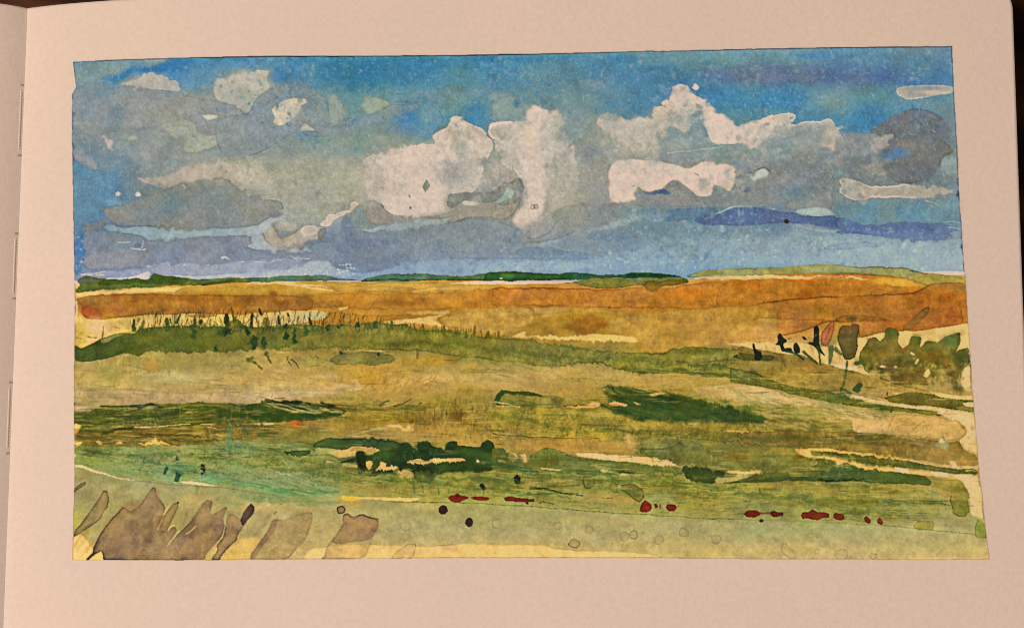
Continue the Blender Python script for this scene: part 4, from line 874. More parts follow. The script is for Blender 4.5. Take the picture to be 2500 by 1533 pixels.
# small pale openings
wash(P('C2', "1180,1050 1270,1040 1330,1035 1370,1080 1385,1035 1445,1035 1445,1105 1335,1105 1330,1080 1270,1075"), (224,182,108), .93, .15, warp=.8)
wash(P('C2', "900,1120 1050,1085 1180,1062 1250,1060 1220,1090 1050,1110"), (182,164,106), .7, soft=1)
stroke('C2', "830,1140 950,1138 1050,1132", 9, 5, (190,168,106), .8)
wash(P('C2', "1090,885 1140,880 1230,830 1300,830 1290,880 1150,890"), (184,150,78), .6, .1)
stroke('C2', "1260,885 1340,868 1430,815", 10, 5, (86,66,30), .85); stroke('C2', "1140,885 1190,850 1235,830", 16, 14, (92,102,50), .8); stroke('C2', "1480,870 1515,855", 22, 16, (72,70,34), .8)
stroke('C2', "1180,885 1260,865 1330,845", 12, 8, (206,166,96), .8)
GRASS = P('F', "182,870 600,850 1200,840 1700,880 2370,960 2385,1100 2395,1230 1900,1240 1200,1225 800,1215 500,1170 182,1120")
hatch(GRASS, 2600, -60, 45, (4, 15), 1, [(84,92,38), (168,146,74), (72,82,36), (150,134,66), (60,74,34)], .30, 80, wet=.7)
hatch(GRASS, 420, 6, 8, (20, 90), 1, [(78,88,38), (184,160,92), (66,80,38)], .45, 81, wet=.7)
hatch(GRASS, 260, 5, 6, (30, 120), 3, [(112,112,50), (96,104,46), (160,142,74)], .30, 82, wet=1.6)


for fr, s, w, c, al in (
 ('C1', "860,897 1100,882 1200,872", 14, (56,66,30), .8), ('C1', "1180,893 1300,878 1400,884", 24, (34,44,24), .8), ('C1', "950,955 1200,985 1400,960 1600,928", 46, (60,76,30), .6), ('C1', "1500,910 1700,902 1900,915", 36, (64,82,32), .65),
 ('C1', "1850,945 2150,960 2460,945 2700,965", 62, (54,74,30), .65), ('C1', "640,1020 760,1018 900,1032", 20, (70,74,34), .7), ('C1', "860,1105 1000,1088 1150,1068", 30, (56,68,34), .7), ('C1', "1200,1130 1400,1124 1560,1140 1750,1134", 14, (76,66,32), .7),
 ('C1', "1450,1182 1700,1178 1900,1186", 11, (74,64,32), .7), ('C1', "640,1160 760,1152 900,1150", 14, (84,82,38), .6), ('C1', "1770,1070 1792,1140 1780,1200", 40, (92,86,40), .6), ('C1', "640,985 800,960 1000,930", 16, (72,82,38), .6), ('C1', "700,1060 900,1050 1150,1040", 24, (80,80,36), .55),
 ('C2', "-20,925 200,960 500,978 750,962", 56, (60,80,32), .65), ('C2', "1000,900 1300,912 1500,905", 22, (112,106,46), .6), ('C2', "2150,872 2300,888 2470,880", 16, (62,76,36), .7), ('C2', "2160,842 2260,850 2330,862", 11, (60,84,44), .7), ('C2', "2140,820 2300,835 2470,850", 12, (60,84,44), .6), ('C2', "2120,1122 2300,1140 2470,1150", 11, (90,84,38), .7),
 ('C2', "2200,930 2330,960 2460,975", 60, (108,112,56), .4), ('C2', "2180,1010 2300,1045 2460,1060", 12, (90,98,46), .6),
 ('C3', "1480,1090 1600,1100 1830,1106", 15, (80,84,40), .65), ('C3', "0,930 200,960 400,985", 50, (104,110,54), .4), ('C3', "400,930 700,960 950,960", 40, (146,126,50), .4), ('C3', "1300,1050 1700,1065 2100,1050", 30, (150,128,58), .4),
 ('C3', "1900,1180 2100,1200 2300,1215", 14, (98,94,44), .5)):
    stroke(fr, s, w, w * .55, c, al, warp=5)
for x in range(1540, 1900, 38):
    stroke('C2', f"{x+rng.integers(-10,10)},{rng.integers(880,930)} {x+rng.integers(-8,8)},{rng.integers(985,1050)}", 26, 14, [(112,90,38), (126,104,44), (98,78,36)][x % 3], .45)

# dark sweeping grass in the middle right
wash(P('C3', "20,860 40,790 100,750 250,755 450,790 600,800 620,850 590,890 400,870 250,860 120,850"), (112,110,54), .65, .1, rough=4)
wash(P('C3', "20,865 40,790 100,750 250,755 470,790 300,800 130,772 90,800 70,850"), (58,80,38), .88, soft=1, rough=3)
wash(P('C3', "300,800 380,798 480,800 540,850 400,868 290,845"), (150,136,62), .65, rough=3)
wash(P('C3', "0,880 600,900 950,900 1200,1000 1500,1030 2300,1040 2460,1100 1800,1170 1500,1150 900,1160 400,1150 0,1120"), (156,138,58), .62, rough=5, var=.6, mott=.16)
for x, y, rx, ry, c in ((500, 960, 250, 60, (138,122,46)), (250, 960, 120, 60, (108,108,56)), (900, 1030, 250, 70, (126,114,46)), (1100, 1110, 200, 50, (120,114,50)), (500, 1100, 250, 40, (134,116,50)), (1600, 1100, 300, 50, (112,102,44)), (2000, 1060, 250, 40, (138,122,52)), (1900, 1130, 350, 30, (106,100,44)), (300, 880, 200, 30, (92,98,44)), (850, 910, 200, 30, (120,110,44))):
    blob('C3', x, y, rx, ry, c, .65)
wash(P('C3', "930,860 1050,915 1150,880 1090,800 1000,735 1100,775 1250,800 1350,790 1500,790 1620,830 1900,880 2200,920 2350,1000 2300,1030 2000,1012 1700,1002 1450,1012 1250,992 1080,935"), (54,80,42), .86, 0, soft=2.5, rough=7, warp=6, mott=.25, var=.5, reg='painted_grass_tuft')
for i in range(34):
    blob('C3', rng.uniform(1050, 2250), rng.uniform(820, 1010), rng.uniform(25, 80), rng.uniform(12, 26), [(74,98,50), (46,70,38), (92,108,52)][i % 3], .5, .9)
wash(P('C3', "1000,730 1300,760 1500,770 1620,800 1550,820 1350,790 1200,830 1280,880 1150,885 1080,800"), (132,124,60), .55, soft=2, rough=4)
hatch(P('C3', "930,700 1200,720 1700,800 2350,980 2300,1040 1400,1010 1050,930"), 420, 17, 7, (25, 90), 2, [(44,66,34), (38,60,32), (84,98,44), (60,82,40)], .6, 20, wet=1.0)
for s, w in (("1020,730 1090,775 1140,800", 12), ("1040,790 1120,830 1180,870", 10), ("940,870 1000,895 1060,925", 14), ("1220,760 1290,790 1330,810", 10)):
    stroke('C3', s, w, w * .5, (56,74,38), .8)
for s in ("1000,858 1060,845 1170,868 1150,885 1020,875", "590,882 800,887 870,847 930,852 930,895 800,902 600,897", "1210,845 1280,875 1250,882"):
    wash(P('C3', s), (216,174,106), .92, .1, warp=1, rough=1.5)
stroke('C3', "590,885 700,884 830,880", 7, 8, (70,60,30), .9); stroke('C3', "840,880 930,880", 5, 4, (150,100,50), .7)
wash(P('C3', "1350,780 1450,765 1500,775 1420,795 1370,800"), (196,158,92), .8, warp=1)
stroke('C3', "20,850 120,865 190,880", 10, 5, (200,182,120), .8); stroke('C3', "30,885 100,885 250,890", 8, 5, (212,176,108), .7)
for s, w in (("70,1070 110,1075", 10), ("280,1080 340,1085", 14), ("350,1083 460,1095", 6), ("1160,1130 1200,1180 1180,1250", 40), ("690,1060 690,1140", 16), ("2010,1090 2100,1100 2230,1110", 16)):
    stroke('C3', s, w, w * .6, (212,172,96), .75)
hatch(P('C3', "0,900 2400,1020 2400,1160 1200,1180 0,1130"), 700, -75, 25, (4, 16), 1, [(90,96,40), (160,138,64), (80,86,38), (172,150,76)], .5, 22)
hatch(P('C2', "1300,850 2100,820 2460,1180 1400,1150"), 500, -85, 14, (5, 22), 1, [(112,100,44), (170,138,70), (104,84,38)], .45, 24)
stroke('C3', "0,1120 200,1145 500,1155 950,1165", 8, 6, (90,84,38), .7); stroke('C3', "1500,1140 1800,1170 2100,1190 2460,1230", 7, 6, (88,92,42), .7)
wash(P('C3', "600,1170 1150,1180 1250,1250 1180,1330 1080,1310 880,1290 700,1285 500,1260 200,1270 200,1190"), (178,138,74), .6, soft=2, rough=4, mott=.08)
blob('C3', 1200, 1200, 60, 60, (200,164,96), .7); blob('C3', 350, 1200, 250, 40, (146,120,56), .6)
# long green run on the right
wash(P('C4', "0,1112 200,1105 400,1095 700,1100 1030,1112 1500,1152 1800,1192 1900,1182 1950,1272 2050,1300 2072,1405 1800,1392 1400,1312 1000,1272 700,1242 400,1232 0,1220"), (132,112,56), .85, .25, ew=2.2, warp=1.5, rough=2, mott=.1, reg='painted_grass_band')
for x, y, rx, ry, c in ((400, 1150, 300, 40, (98,96,46)), (1100, 1150, 200, 30, (98,96,44)), (1300, 1220, 250, 40, (138,112,60)), (1700, 1290, 200, 50, (154,120,62)), (1950, 1360, 120, 40, (166,128,68)), (750, 1200, 200, 30, (112,106,54))):
    blob('C4', x, y, rx, ry, c, .65)
wash(P('C4', "1680,1220 1730,1180 1760,1130 1820,1210 1810,1250 1770,1262 1730,1240"), (160,150,106), .8, .2, warp=1); wash(P('C4', "1725,1190 1750,1150 1785,1190 1750,1200"), (226,184,116), .9, warp=.5)
wash(P('C4', "0,1225 400,1235 480,1255 540,1310 800,1345 850,1390 1000,1410 1500,1475 1900,1505 2085,1530 2085,1640 1900,1640 1500,1530 1000,1510 0,1500"), (112,110,54), .6, rough=3, mott=.1)
wash(P('C4', "280,1245 440,1240 480,1265 530,1300 300,1300 200,1280"), (152,130,58), .6, soft=1)
wash(P('C4', "480,1250 700,1240 1000,1278 1400,1328 1800,1412 1700,1408 1400,1345 1000,1300 700,1265 620,1262 640,1310 780,1310 980,1370 1340,1422 1650,1452 1900,1482 2082,1505 2084,1520 1800,1495 1500,1472 1000,1412 850,1390 800,1340 540,1310"), (222,174,96), .95, .15, warp=1, rough=1.2, reg='painted_path')
wash(P('C4', "640,1275 800,1275 1000,1297 1400,1345 1800,1418 2070,1428 2075,1472 1800,1457 1500,1424 1100,1372 970,1335 950,1320"), (96,98,46), .93, .4, ew=2.2, warp=1, rough=1.2, mott=.12, reg='painted_grass_band')
stroke('C4', "1960,1442 2070,1440", 14, 16, (206,172,104), .85)
wash(P('D4', "1340,140 1470,160 1470,195 1400,192 1360,175"), (226,200,144), .95, .1, warp=.8); wash(P('D4', "1645,180 1820,192 1815,222 1700,212"), (232,206,152), .95, .1, warp=.6)
wash(P('D4', "1815,85 1870,92 1890,140 1850,150 1825,120"), (216,184,128), .9, .1, warp=.6)
wash(P('D4', "1830,200 1900,205 2060,225 2090,340 2100,500 2112,590 2060,590 2000,545 1995,400 1960,330 1920,265 1880,230"), (222,188,136), .95, .1, warp=1.5)
wash(P('C4', "620,1355 650,1390 690,1355 660,1392"), (222,170,110), .9, warp=.4)

# teal field at the left
TEAL = P('C1', "645,1365 660,1250 900,1232 1300,1232 1700,1232 1950,1180 2100,1190 2460,1212 2900,1330 2950,1420 2920,1511 2800,1640 2460,1640 2300,1620 1900,1580 1860,1567 1650,1557 1400,1532 1150,1517 1000,1487 850,1447")
wash(TEAL, (142,144,86), .85, 0, soft=1, rough=4, var=.5, mott=.1, reg='painted_grass_patch')
for x, y, rx, ry, c in ((850, 1330, 180, 80, (116,128,66)), (1300, 1330, 220, 70, (134,142,94)), (1850, 1330, 180, 70, (150,152,104)), (2100, 1230, 160, 50, (98,126,88)), (2300, 1290, 140, 50, (152,152,110)), (1400, 1440, 220, 50, (110,138,94)), (1900, 1480, 250, 50, (128,150,112)), (2300, 1400, 200, 50, (122,124,70)),
                        (1000, 1440, 160, 40, (118,140,90)), (750, 1300, 110, 60, (104,112,52))):
    blob('C1', x, y, rx, ry, tuple(v * 1.0 for v in c), .6)
for x, y, rx, ry, c in ((1600, 150, 180, 50, (70,124,92)), (1850, 250, 180, 50, (104,152,118)), (2050, 290, 180, 40, (92,140,104)), (1450, 230, 200, 30, (136,168,128)), (2300, 350, 200, 40, (72,128,90)), (1550, 200, 70, 40, (40,84,60)), (2000, 160, 90, 90, (130,152,112))):
    blob('D1', x, y, rx, ry, tuple(v * 1.06 for v in c), .6)
for x, y, rx, ry, c in ((250, 360, 300, 50, (88,122,80)), (100, 260, 250, 50, (124,152,112)), (600, 340, 250, 60, (92,124,78)), (400, 200, 250, 60, (150,156,104)), (700, 130, 250, 80, (120,122,62)), (250, 60, 250, 60, (106,118,58)), (30, 390, 120, 30, (86,112,72)), (500, 440, 200, 40, (120,134,90))):
    blob('D2', x, y, rx, ry, tuple(v * 1.0 for v in c), .6)
hatch(TEAL, 620, 7, 9, (20, 90), 1, [(88,108,58), (176,174,124), (70,98,60), (84,126,92), (100,110,54)], .55, 30)
hatch(TEAL, 300, -70, 25, (6, 22), 1, [(70,98,60), (92,108,56)], .5, 33)
hatch(P('D1', "1950,130 2460,150 2900,300 2900,400 2460,380 1980,280"), 220, 13, 5, (40, 150), 1, [(64,108,82), (182,186,144), (96,122,72), (160,176,136)], .6, 31, curve=.15)
for s in ("1990,150 2150,190 2300,200 2460,210", "1960,210 2060,280 2250,330 2460,360", "2000,170 2100,230 2460,330"):
    stroke('D1', s, 9, 6, (88,118,74), .65)
for s in ("2240,160 2280,180 2360,175 2400,150", "2440,170 2480,190 2530,175", "2630,220 2690,240 2740,200"):
    stroke('D1', s, 8, 6, (92,96,44), .7)
for x, y0, y1, w, c in ((1230, 60, 110, 18, (66,104,66)), (1515, 45, 90, 22, (36,72,50)), (1420, 140, 210, 34, (44,84,58)), (1740, 120, 205, 36, (44,58,46)), (1520, 190, 270, 50, (38,78,54)), (1690, 290, 390, 34, (62,96,66)), (1870, 400, 430, 26, (60,96,66)), (1230, 1200 - 1100, 150, 10, (70,108,70))):
    stroke('D1', f"{x+12},{y0} {x},{(y0+y1)//2} {x-14},{y1}", w, w * .6, c, .85)
wash(ell('D1', 1742, 152, 22, 34), (46,50,50), .9, .2, warp=1, reg='painted_shrub')
for x, y0, y1, w, c in ((1970, 1040, 1300, 50, (86,124,86)), (1985, 1290, 1410, 34, (104,116,62)), (2110, 1050, 1150, 34, (84,116,72)), (2250, 1100, 1180, 30, (84,118,76)), (2155, 1210, 1330, 30, (112,142,104)), (1760, 1080, 1300, 20, (112,116,62)), (1540, 1160, 1270, 20, (100,92,44))):
    stroke('C1', f"{x},{y0} {x-4},{(y0+y1)//2} {x+3},{y1}", w, w * .8, c, .55)
# dark bushes of the middle
DKB = (46, 68, 38)
wash(P('C2', "570,1232 600,1192 700,1162 850,1157 1050,1162 1200,1182 1350,1197 1400,1202 1450,1272 1480,1222 1490,1192 1540,1180 1585,1197 1590,1227 1690,1242 1700,1267 1720,1202 1750,1187 1810,1192 1815,1222 1930,1232 2010,1242 2040,1192 2080,1175 2120,1197 2140,1252 2200,1242 2260,1302 2230,1372 2150,1342 2200,1400 2050,1452 1880,1455 1700,1445 1640,1470 1600,1540 1500,1545 1450,1500 1440,1420 1330,1425 1300,1392 1290,1440 1200,1475 1100,1450 1100,1430 1060,1440 1000,1450 960,1360 800,1372 940,1322 1000,1300 1120,1300 1000,1240 900,1240 850,1262 700,1245"), DKB, .95, .35, ew=2.4, warp=1.5, rough=1.5, mott=.15, reg='painted_bush')
wash(P('C2', "575,1235 600,1195 700,1165 850,1160 1050,1165 1300,1195 1320,1260 1180,1262 1050,1225 920,1215 850,1258 700,1245"), (86,104,56), .72, .25, ew=2)
for x, y, rx, ry, c in ((1540, 1270, 90, 70, (34,52,24)), (1350, 1300, 90, 90, (42,68,32)), (1760, 1240, 50, 50, (36,62,34)), (2080, 1230, 60, 50, (42,74,40)), (1900, 1280, 150, 40, (56,84,42)), (1550, 1450, 110, 50, (30,44,20)), (1800, 1400, 200, 40, (58,82,40)), (2100, 1340, 110, 60, (66,98,54)), (1350, 1390, 50, 60, (32,54,26)), (1180, 1300, 110, 40, (66,98,44)), (990, 1370, 40, 80, (34,50,30)), (980, 1290, 35, 30, (32,46,28))):
    blob('C2', x, y, rx, ry, c, .8)
wash(P('C2', "945,1300 950,1270 990,1258 1015,1275 1030,1340 1040,1440 1000,1448 970,1400 955,1340"), (36,50,30), .88, .1, warp=1.2)
for s in ("680,1272 850,1262 920,1222 1050,1232 1170,1270 1050,1296 1010,1265 950,1265 935,1312 800,1332 740,1300", "1370,1376 1450,1346 1480,1330 1560,1356 1610,1330 1700,1336 1860,1330 1890,1350 1800,1366 1500,1382", "1030,1360 1080,1350 1090,1380 1060,1440 1040,1420", "1100,1430 1150,1400 1165,1356 1200,1360 1220,1400 1290,1390 1290,1432",
          "1315,1470 1330,1425 1440,1450 1440,1490 1380,1511 1320,1500", "2150,1350 2200,1340 2250,1370 2210,1378", "2250,1290 2320,1285 2330,1320 2290,1370 2260,1340", "2340,1300 2400,1290 2415,1360 2385,1370 2370,1320"):
    wash(P('C2', s), (206,172,106), .93, .12, ew=2, warp=1)
wash(ell('C2', 1990, 1356, 14, 13), (190,190,150), .9, warp=.4)
wash(P('C2', "885,1270 930,1235 1040,1245 1130,1268 1040,1285 1010,1262 950,1265"), (182,150,82), .7, .25, warp=1)
wash(P('C2', "600,1240 850,1262 720,1300 600,1290"), (176,168,112), .6, soft=1)
wash(P('C2', "315,1282 450,1266 560,1265 550,1292 500,1312 350,1296"), (66,92,52), .88, .35, ew=2, warp=1)
stroke('C2', "690,1360 760,1365", 30, 20, (206,178,112), .8); stroke('C2', "830,1385 900,1395 960,1400", 30, 26, (190,170,104), .7)
wash(P('D2', "1085,195 1140,180 1300,180 1300,230 1250,260 1240,235 1130,215"), (52,92,46), .85, .3, ew=2)
# lower greens
LOW = P('D3', "-1300,120 -900,200 -500,190 -50,170 500,140 1100,170 1600,210 2400,270 3000,260 3550,300 3800,290 3860,520 3780,600 3500,640 2600,600 1600,560 1000,520 500,480 0,455 -500,440 -1250,390")
wash(LOW, (138,132,68), .45, 0, soft=2, rough=5, var=.6, mott=.15, reg='painted_meadow')
hatch(LOW, 900, 3, 7, (15, 75), 1, [(92,104,48), (176,156,88), (74,94,46), (160,146,76)], .55, 40)
hatch(LOW, 700, -70, 30, (4, 14), 1, [(90,102,46), (170,154,84)], .45, 41)
wash(P('D3', "480,-40 720,60 900,75 1300,100 1640,135 1700,150 1640,215 1400,190 1100,190 800,180 600,180 400,150 300,60"), (106,114,62), .85, .25, ew=2, rough=2, reg='painted_grass_band')
wash(P('D3', "0,-40 130,0 300,110 480,-20 560,40 600,170 400,180 200,190 0,170"), (102,108,54), .7, rough=4)
stroke('D3', "-20,110 200,150 400,175", 50, 30, (66,96,56), .6); stroke('D3', "420,150 500,158 600,168", 13, 8, (204,186,130), .85)
wash(P('D3', "930,165 960,158 1010,185 1080,190 1200,205 1100,215 950,190"), (196,180,122), .7, rough=2)
wash(P('D3', "720,20 880,20 1080,40 1300,50 1480,75 1560,105 1780,128 1770,145 1600,140 1400,128 1200,100 900,72 740,48"), (224,190,130), .94, .12, ew=2, warp=1, reg='painted_path')
for s in ("1380,60 1395,100 1410,120", "1420,65 1435,110", "1180,-50 1190,40 1200,85", "1260,-30 1210,20 1190,60", "980,10 1000,40", "500,10 495,80 490,130"):
    stroke('D3', s, 10, 8, (138,124,72), .7)
wash(P('D3', "1240,-20 1560,-30 1600,-80 1660,-30 1710,-80 1790,-60 1850,20 2100,60 2300,30 2460,60 2460,200 2200,230 1980,220 1640,140 1560,100 1300,30"), (112,114,60), .8, .2, rough=2, mott=.1, reg='painted_grass_band')
blob('D3', 2150, 60, 200, 60, (128,112,52), .6); blob('D3', 1500, 20, 150, 40, (110,116,72), .6)
wash(P('D3', "1635,145 1700,145 1850,150 1980,165 1995,215 1930,270 1880,282 1780,275 1700,240 1650,210"), (58,74,38), .88, .2, soft=1, rough=3, reg='painted_bush')
wash(P('D3', "1990,175 2080,170 2200,180 2310,160 2320,190 2180,205 2050,192"), (220,186,118), .92, .15, warp=1)
wash(P('D3', "1910,250 1940,225 2090,225 2100,200 2200,205 2190,250 2050,265 1930,275"), (184,166,104), .75, .1, warp=1.5)
wash(P('D4', "-150,285 0,262 150,205 400,190 650,215 700,60 760,110 800,70 850,130 970,105 1000,145 1200,165 1500,200 1640,235 1672,270 1650,307 1550,297 1300,282 1050,267 800,267 400,260 0,282"), (98,104,52), .85, .3, ew=2.2, warp=1.5, rough=1.5, mott=.12, reg='painted_bush')
wash(P('D4', "-100,278 300,235 650,225 850,150 970,115 1000,148 1200,168 1500,203 1640,238 1670,270 1650,305 1550,295 1300,280 1050,265 800,265 400,258 0,280"), (78,98,56), .75, .35, ew=2.2, rough=1.5)
stroke('D4', "680,250 800,262 1000,258 1100,250", 22, 14, (48,62,36), .75); stroke('D4', "-60,275 400,252 600,255", 10, 8, (60,86,56), .7)
for x, y, rx, ry, c in ((250, 300, 250, 40, (150,132,66)), (800, 330, 300, 50, (140,128,62)), (300, 400, 300, 30, (104,112,54)), (1400, 350, 250, 50, (146,132,66)), (700, 440, 250, 40, (104,110,56)), (1300, 500, 250, 50, (132,134,76)), (1000, 540, 120, 40, (86,94,44)), (1700, 430, 200, 40, (106,108,54)), (1600, 520, 200, 50, (130,132,76)), (300, 490, 250, 40, (136,138,80)), (1050, 450, 200, 60, (122,116,56))):
    blob('D4', x, y, rx, ry, c, .6)
wash(P('D4', "1850,520 1820,380 1860,290 1910,270 1970,340 1995,400 1975,430 1997,520 1940,562 1870,555"), (116,116,54), .8, .3, ew=2.2, rough=2)
wash(P('D4', "1660,240 1900,235 1960,320 1990,390 1850,400 1700,380 1690,300"), (138,124,62), .6, .15, rough=3)
wash(P('D4', "1990,540 2110,590 2130,640 2040,660 1930,620 1940,570"), (152,152,98), .6, soft=2)
wash(P('D4', "1510,650 1560,600 1700,610 1680,690 1560,687"), (134,126,60), .8, .25, ew=2); wash(P('D4', "2040,660 2060,592 2130,640 2137,757 2040,742"), (126,132,62), .85, .3, ew=2)
for x, y, rx, ry, c in ((900, 240, 300, 40, (104,114,58)), (350, 250, 150, 40, (134,124,62)), (600, 310, 250, 40, (112,112,52)), (900, 400, 300, 40, (176,154,86)), (1400, 300, 300, 40, (134,124,56)), (600, 250, 90, 30, (166,146,82)), (1430, 400, 150, 60, (150,152,96)), (100, 300, 150, 40, (94,112,54)), (1100, 430, 250, 35, (184,156,86)), (1700, 480, 200, 40, (136,132,66))):
    blob('D3', x, y, rx, ry, c, .6)
wash(P('D3', "1110,310 1140,285 1220,285 1310,345 1310,400 1275,445 1220,420 1170,370 1120,345"), (108,104,48), .6, .55, ew=2.2, warp=.8, reg='painted_shrub')
wash(P('D3', "780,250 800,220 880,230 890,290 850,328 800,325"), (120,116,56), .5, .4, ew=2, warp=.8); wash(P('D3', "1000,320 1050,260 1085,300 1080,365 1040,362"), (112,108,52), .5, .4, ew=2, warp=.8)
for s, w in (("320,330 420,325 500,335 560,360 700,370 790,385", 22), ("1080,190 1150,180 1220,190", 20), ("950,410 1000,412 1045,405", 8), ("440,440 500,450 540,460", 8), ("500,190 510,230", 26), ("1060,285 1150,300", 14)):
    stroke('D3', s, w, w * .5, (48,72,40), .75)
wash(P('D3', "190,250 195,220 218,202 250,230 250,270 225,290 200,280"), (30,44,36), .93, .2, warp=.6, reg='painted_shrub')
wash(P('D2', "2005,300 2010,285 2030,280 2048,300 2052,335 2030,338"), (26,34,28), .93, .2, warp=.5, reg='painted_shrub')
for x, y0, y1, w in ((1440, 230, 365, 36), (1520, 300, 365, 30), (1650, 320, 385, 34), (2040, 340, 390, 30), (1740, 330, 370, 30), (1580, 230, 290, 36), (2330, 280, 320, 30)):
    stroke('D2', f"{x},{y0} {x+3},{y1}", w, w * .8, (84,112,66), .65)
for s in ("1090,270 1130,280", "1270,340 1300,320 1280,360", "970,310 1010,330", "1360,270 1400,240", "1650,420 1680,455"):
    stroke('D2', s, 14, 8, (78,100,50), .7)
wash(P('D2', "835,390 950,395 1300,395 1500,410 1450,440 1200,425 1000,415 840,430"), (214,176,98), .85, rough=2); blob('D2', 880, 410, 90, 28, (226,158,48), .9); blob('D2', 920, 470, 110, 35, (196,150,64), .6)
blob('D2', 1150, 340, 250, 40, (184,160,86), .5); blob('D2', 1000, 320, 150, 40, (170,156,84), .5)

# ------------------------------------------------------------------ the grey road, shadows and dabs
ROAD = P('D3', "-3427,145 -3400,130 -3365,130 -3215,185 -3065,222 -2885,257 -2665,282 -2195,312 -1965,342 -1605,412 -1250,440 -900,430 -500,440 0,462 500,492 1000,532 1600,572 2100,592 2600,600 3100,625 3350,648 3600,690 4150,722 4240,750 4270,940 -3440,950")
wash(ROAD, (156,148,102), .45, 0, soft=1, var=.4, mott=.06, reg='painted_road')
for x, y, rx, ry, c in ((700, 200, 120, 60, (146,128,88)), (1150, 330, 300, 70, (160,152,104)), (1700, 420, 250, 90, (186,162,106)), (720, 520, 100, 120, (158,152,84)), (1000, 620, 150, 80, (172,158,104)), (2250, 480, 200, 60, (190,164,108)), (700, 640, 80, 60, (178,170,80))):
    blob('D1', x, y, rx, ry, c, .55)
for x, y, rx, ry, c in ((300, 480, 250, 60, (172,160,110)), (1000, 600, 400, 90, (164,156,106)), (1500, 660, 300, 80, (162,156,108)), (2100, 600, 350, 80, (152,150,104)), (1900, 480, 400, 30, (132,132,70)), (600, 650, 200, 80, (178,158,106))):
    blob('D2', x, y, rx, ry, c, .5)
for x, y, rx, ry, c in ((400, 560, 400, 50, (150,146,100)), (800, 760, 500, 60, (164,152,108)), (1500, 640, 500, 60, (160,154,112)), (2200, 700, 400, 80, (148,150,104)), (2100, 870, 400, 40, (178,160,104)), (1900, 590, 350, 25, (118,122,66))):
    blob('D3', x, y, rx, ry, c, .5)
for x, y, rx, ry, c in ((500, 680, 400, 60, (140,146,98)), (1000, 700, 400, 60, (150,154,108)), (1500, 820, 500, 70, (164,158,106)), (1000, 850, 300, 50, (178,160,112)), (200, 850, 300, 50, (178,158,106)), (1900, 860, 250, 60, (172,158,104)), (1800, 690, 250, 30, (158,156,110))):
    blob('D4', x, y, rx, ry, c, .5)
hatch(P('D2', "0,380 500,400 900,440 600,480 0,440"), 160, 4, 20, (6, 25), 1, [(82,112,70), (92,120,80)], .55, 50)
stroke('D3', "-900,435 -500,445 0,460 500,492 1000,532 1350,550 1600,570 2100,590", 8, 7, (82,92,44), .75)
stroke('D3', "2100,590 2600,605 3100,625 3360,645", 6, 6, (98,112,60), .6); stroke('D4', "1250,640 1500,665 1700,685 2030,720", 7, 6, (90,104,54), .75)
stroke('D1', "850,190 1000,228 1180,262 1400,285 1870,315 2100,345 2460,405", 8, 8, (92,96,58), .55)
wash(P('D1', "640,108 720,128 850,178 1000,222 1150,250 1180,260 1000,236 850,196 700,150 640,142"), (206,190,140), .85, rough=1)
wash(P('D1', "1540,272 1560,260 1700,268 1860,300 1800,304 1650,290"), (228,196,140), .95, warp=.8)
stroke('D1', "1450,265 1520,270", 6, 5, (215,195,145), .8)
hatch(ROAD, 500, -20, 60, (4, 12), 1, [(150,146,96), (178,166,118)], .35, 52)
stroke('D2', "1850,510 2070,522", 10, 9, (112,116,56), .7); stroke('D1', "1860,450 1940,445 2100,465", 22, 6, (120,146,100), .5)

# yellow tape-side strip
wash(P('D2', "480,938 560,836 690,822 860,808 1250,812 1500,824 1800,799 2050,802 2460,810 2570,812 2640,838 2800,850 2950,858 3200,868 3500,888 3610,922 2108,924 1500,928 700,938"), (212,176,114), .93, .28, ew=1.8, warp=1, rough=2.5, mott=.04, reg='painted_strip')
wash(P('D1', "628,742 700,712 760,780 800,850 740,942 622,946"), (222,180,108), .93, .1, warp=1); wash(P('D1', "630,520 680,540 660,640 632,660"), (186,180,70), .5, soft=4)
wash(P('D1', "1890,938 1960,860 2080,760 2200,740 2260,770 2165,890 2150,938"), (206,166,92), .7, soft=2); stroke('D1', "1900,905 2050,895 2150,890", 10, 6, (216,168,70), .8)
wash(P('D1', "770,938 810,892 870,862 885,905 880,938"), (220,180,110), .95, warp=.6)

SH = (130, 106, 80)
def shade(fr, s, col=SH, a=.82, e=.5, **k):
    col = tuple(v * .93 for v in col)
    wash(P(fr, s), col, a, e, ew=3.6, warp=1.0, var=.55, mott=.06, reg='painted_shadow', **k)
shade('D1', "640,690 700,620 780,510 860,390 885,340 920,345 940,420 920,490 890,520 860,590 780,650 700,700 632,745", (140,122,82))
shade('D1', "636,330 700,275 735,265 735,290 680,330 636,368", (136,112,78), .75)
shade('D1', "735,942 800,870 795,840 860,710 960,580 1060,475 1120,530 1200,460 1270,370 1310,312 1340,325 1335,370 1420,480 1410,550 1330,690 1420,700 1500,645 1520,690 1440,800 1430,828 1550,690 1640,600 1760,420 1830,430 1800,560 1960,470 1915,580 1930,640 1900,740 1760,890 1760,942 885,942 885,905 870,858 810,892 760,942")
shade('D1', "1410,560 1480,460 1540,430 1530,490 1480,590 1430,700 1330,695 1390,600", (138,116,82), .8)
for s in ("1345,690 1375,630 1395,590", "1435,825 1480,760 1540,690", "1590,720 1640,690 1680,650", "1400,555 1430,510 1450,480", "1440,695 1460,650 1500,640"):
    stroke('D1', s, 9, 9, (198,170,118), .9, warp=.6)
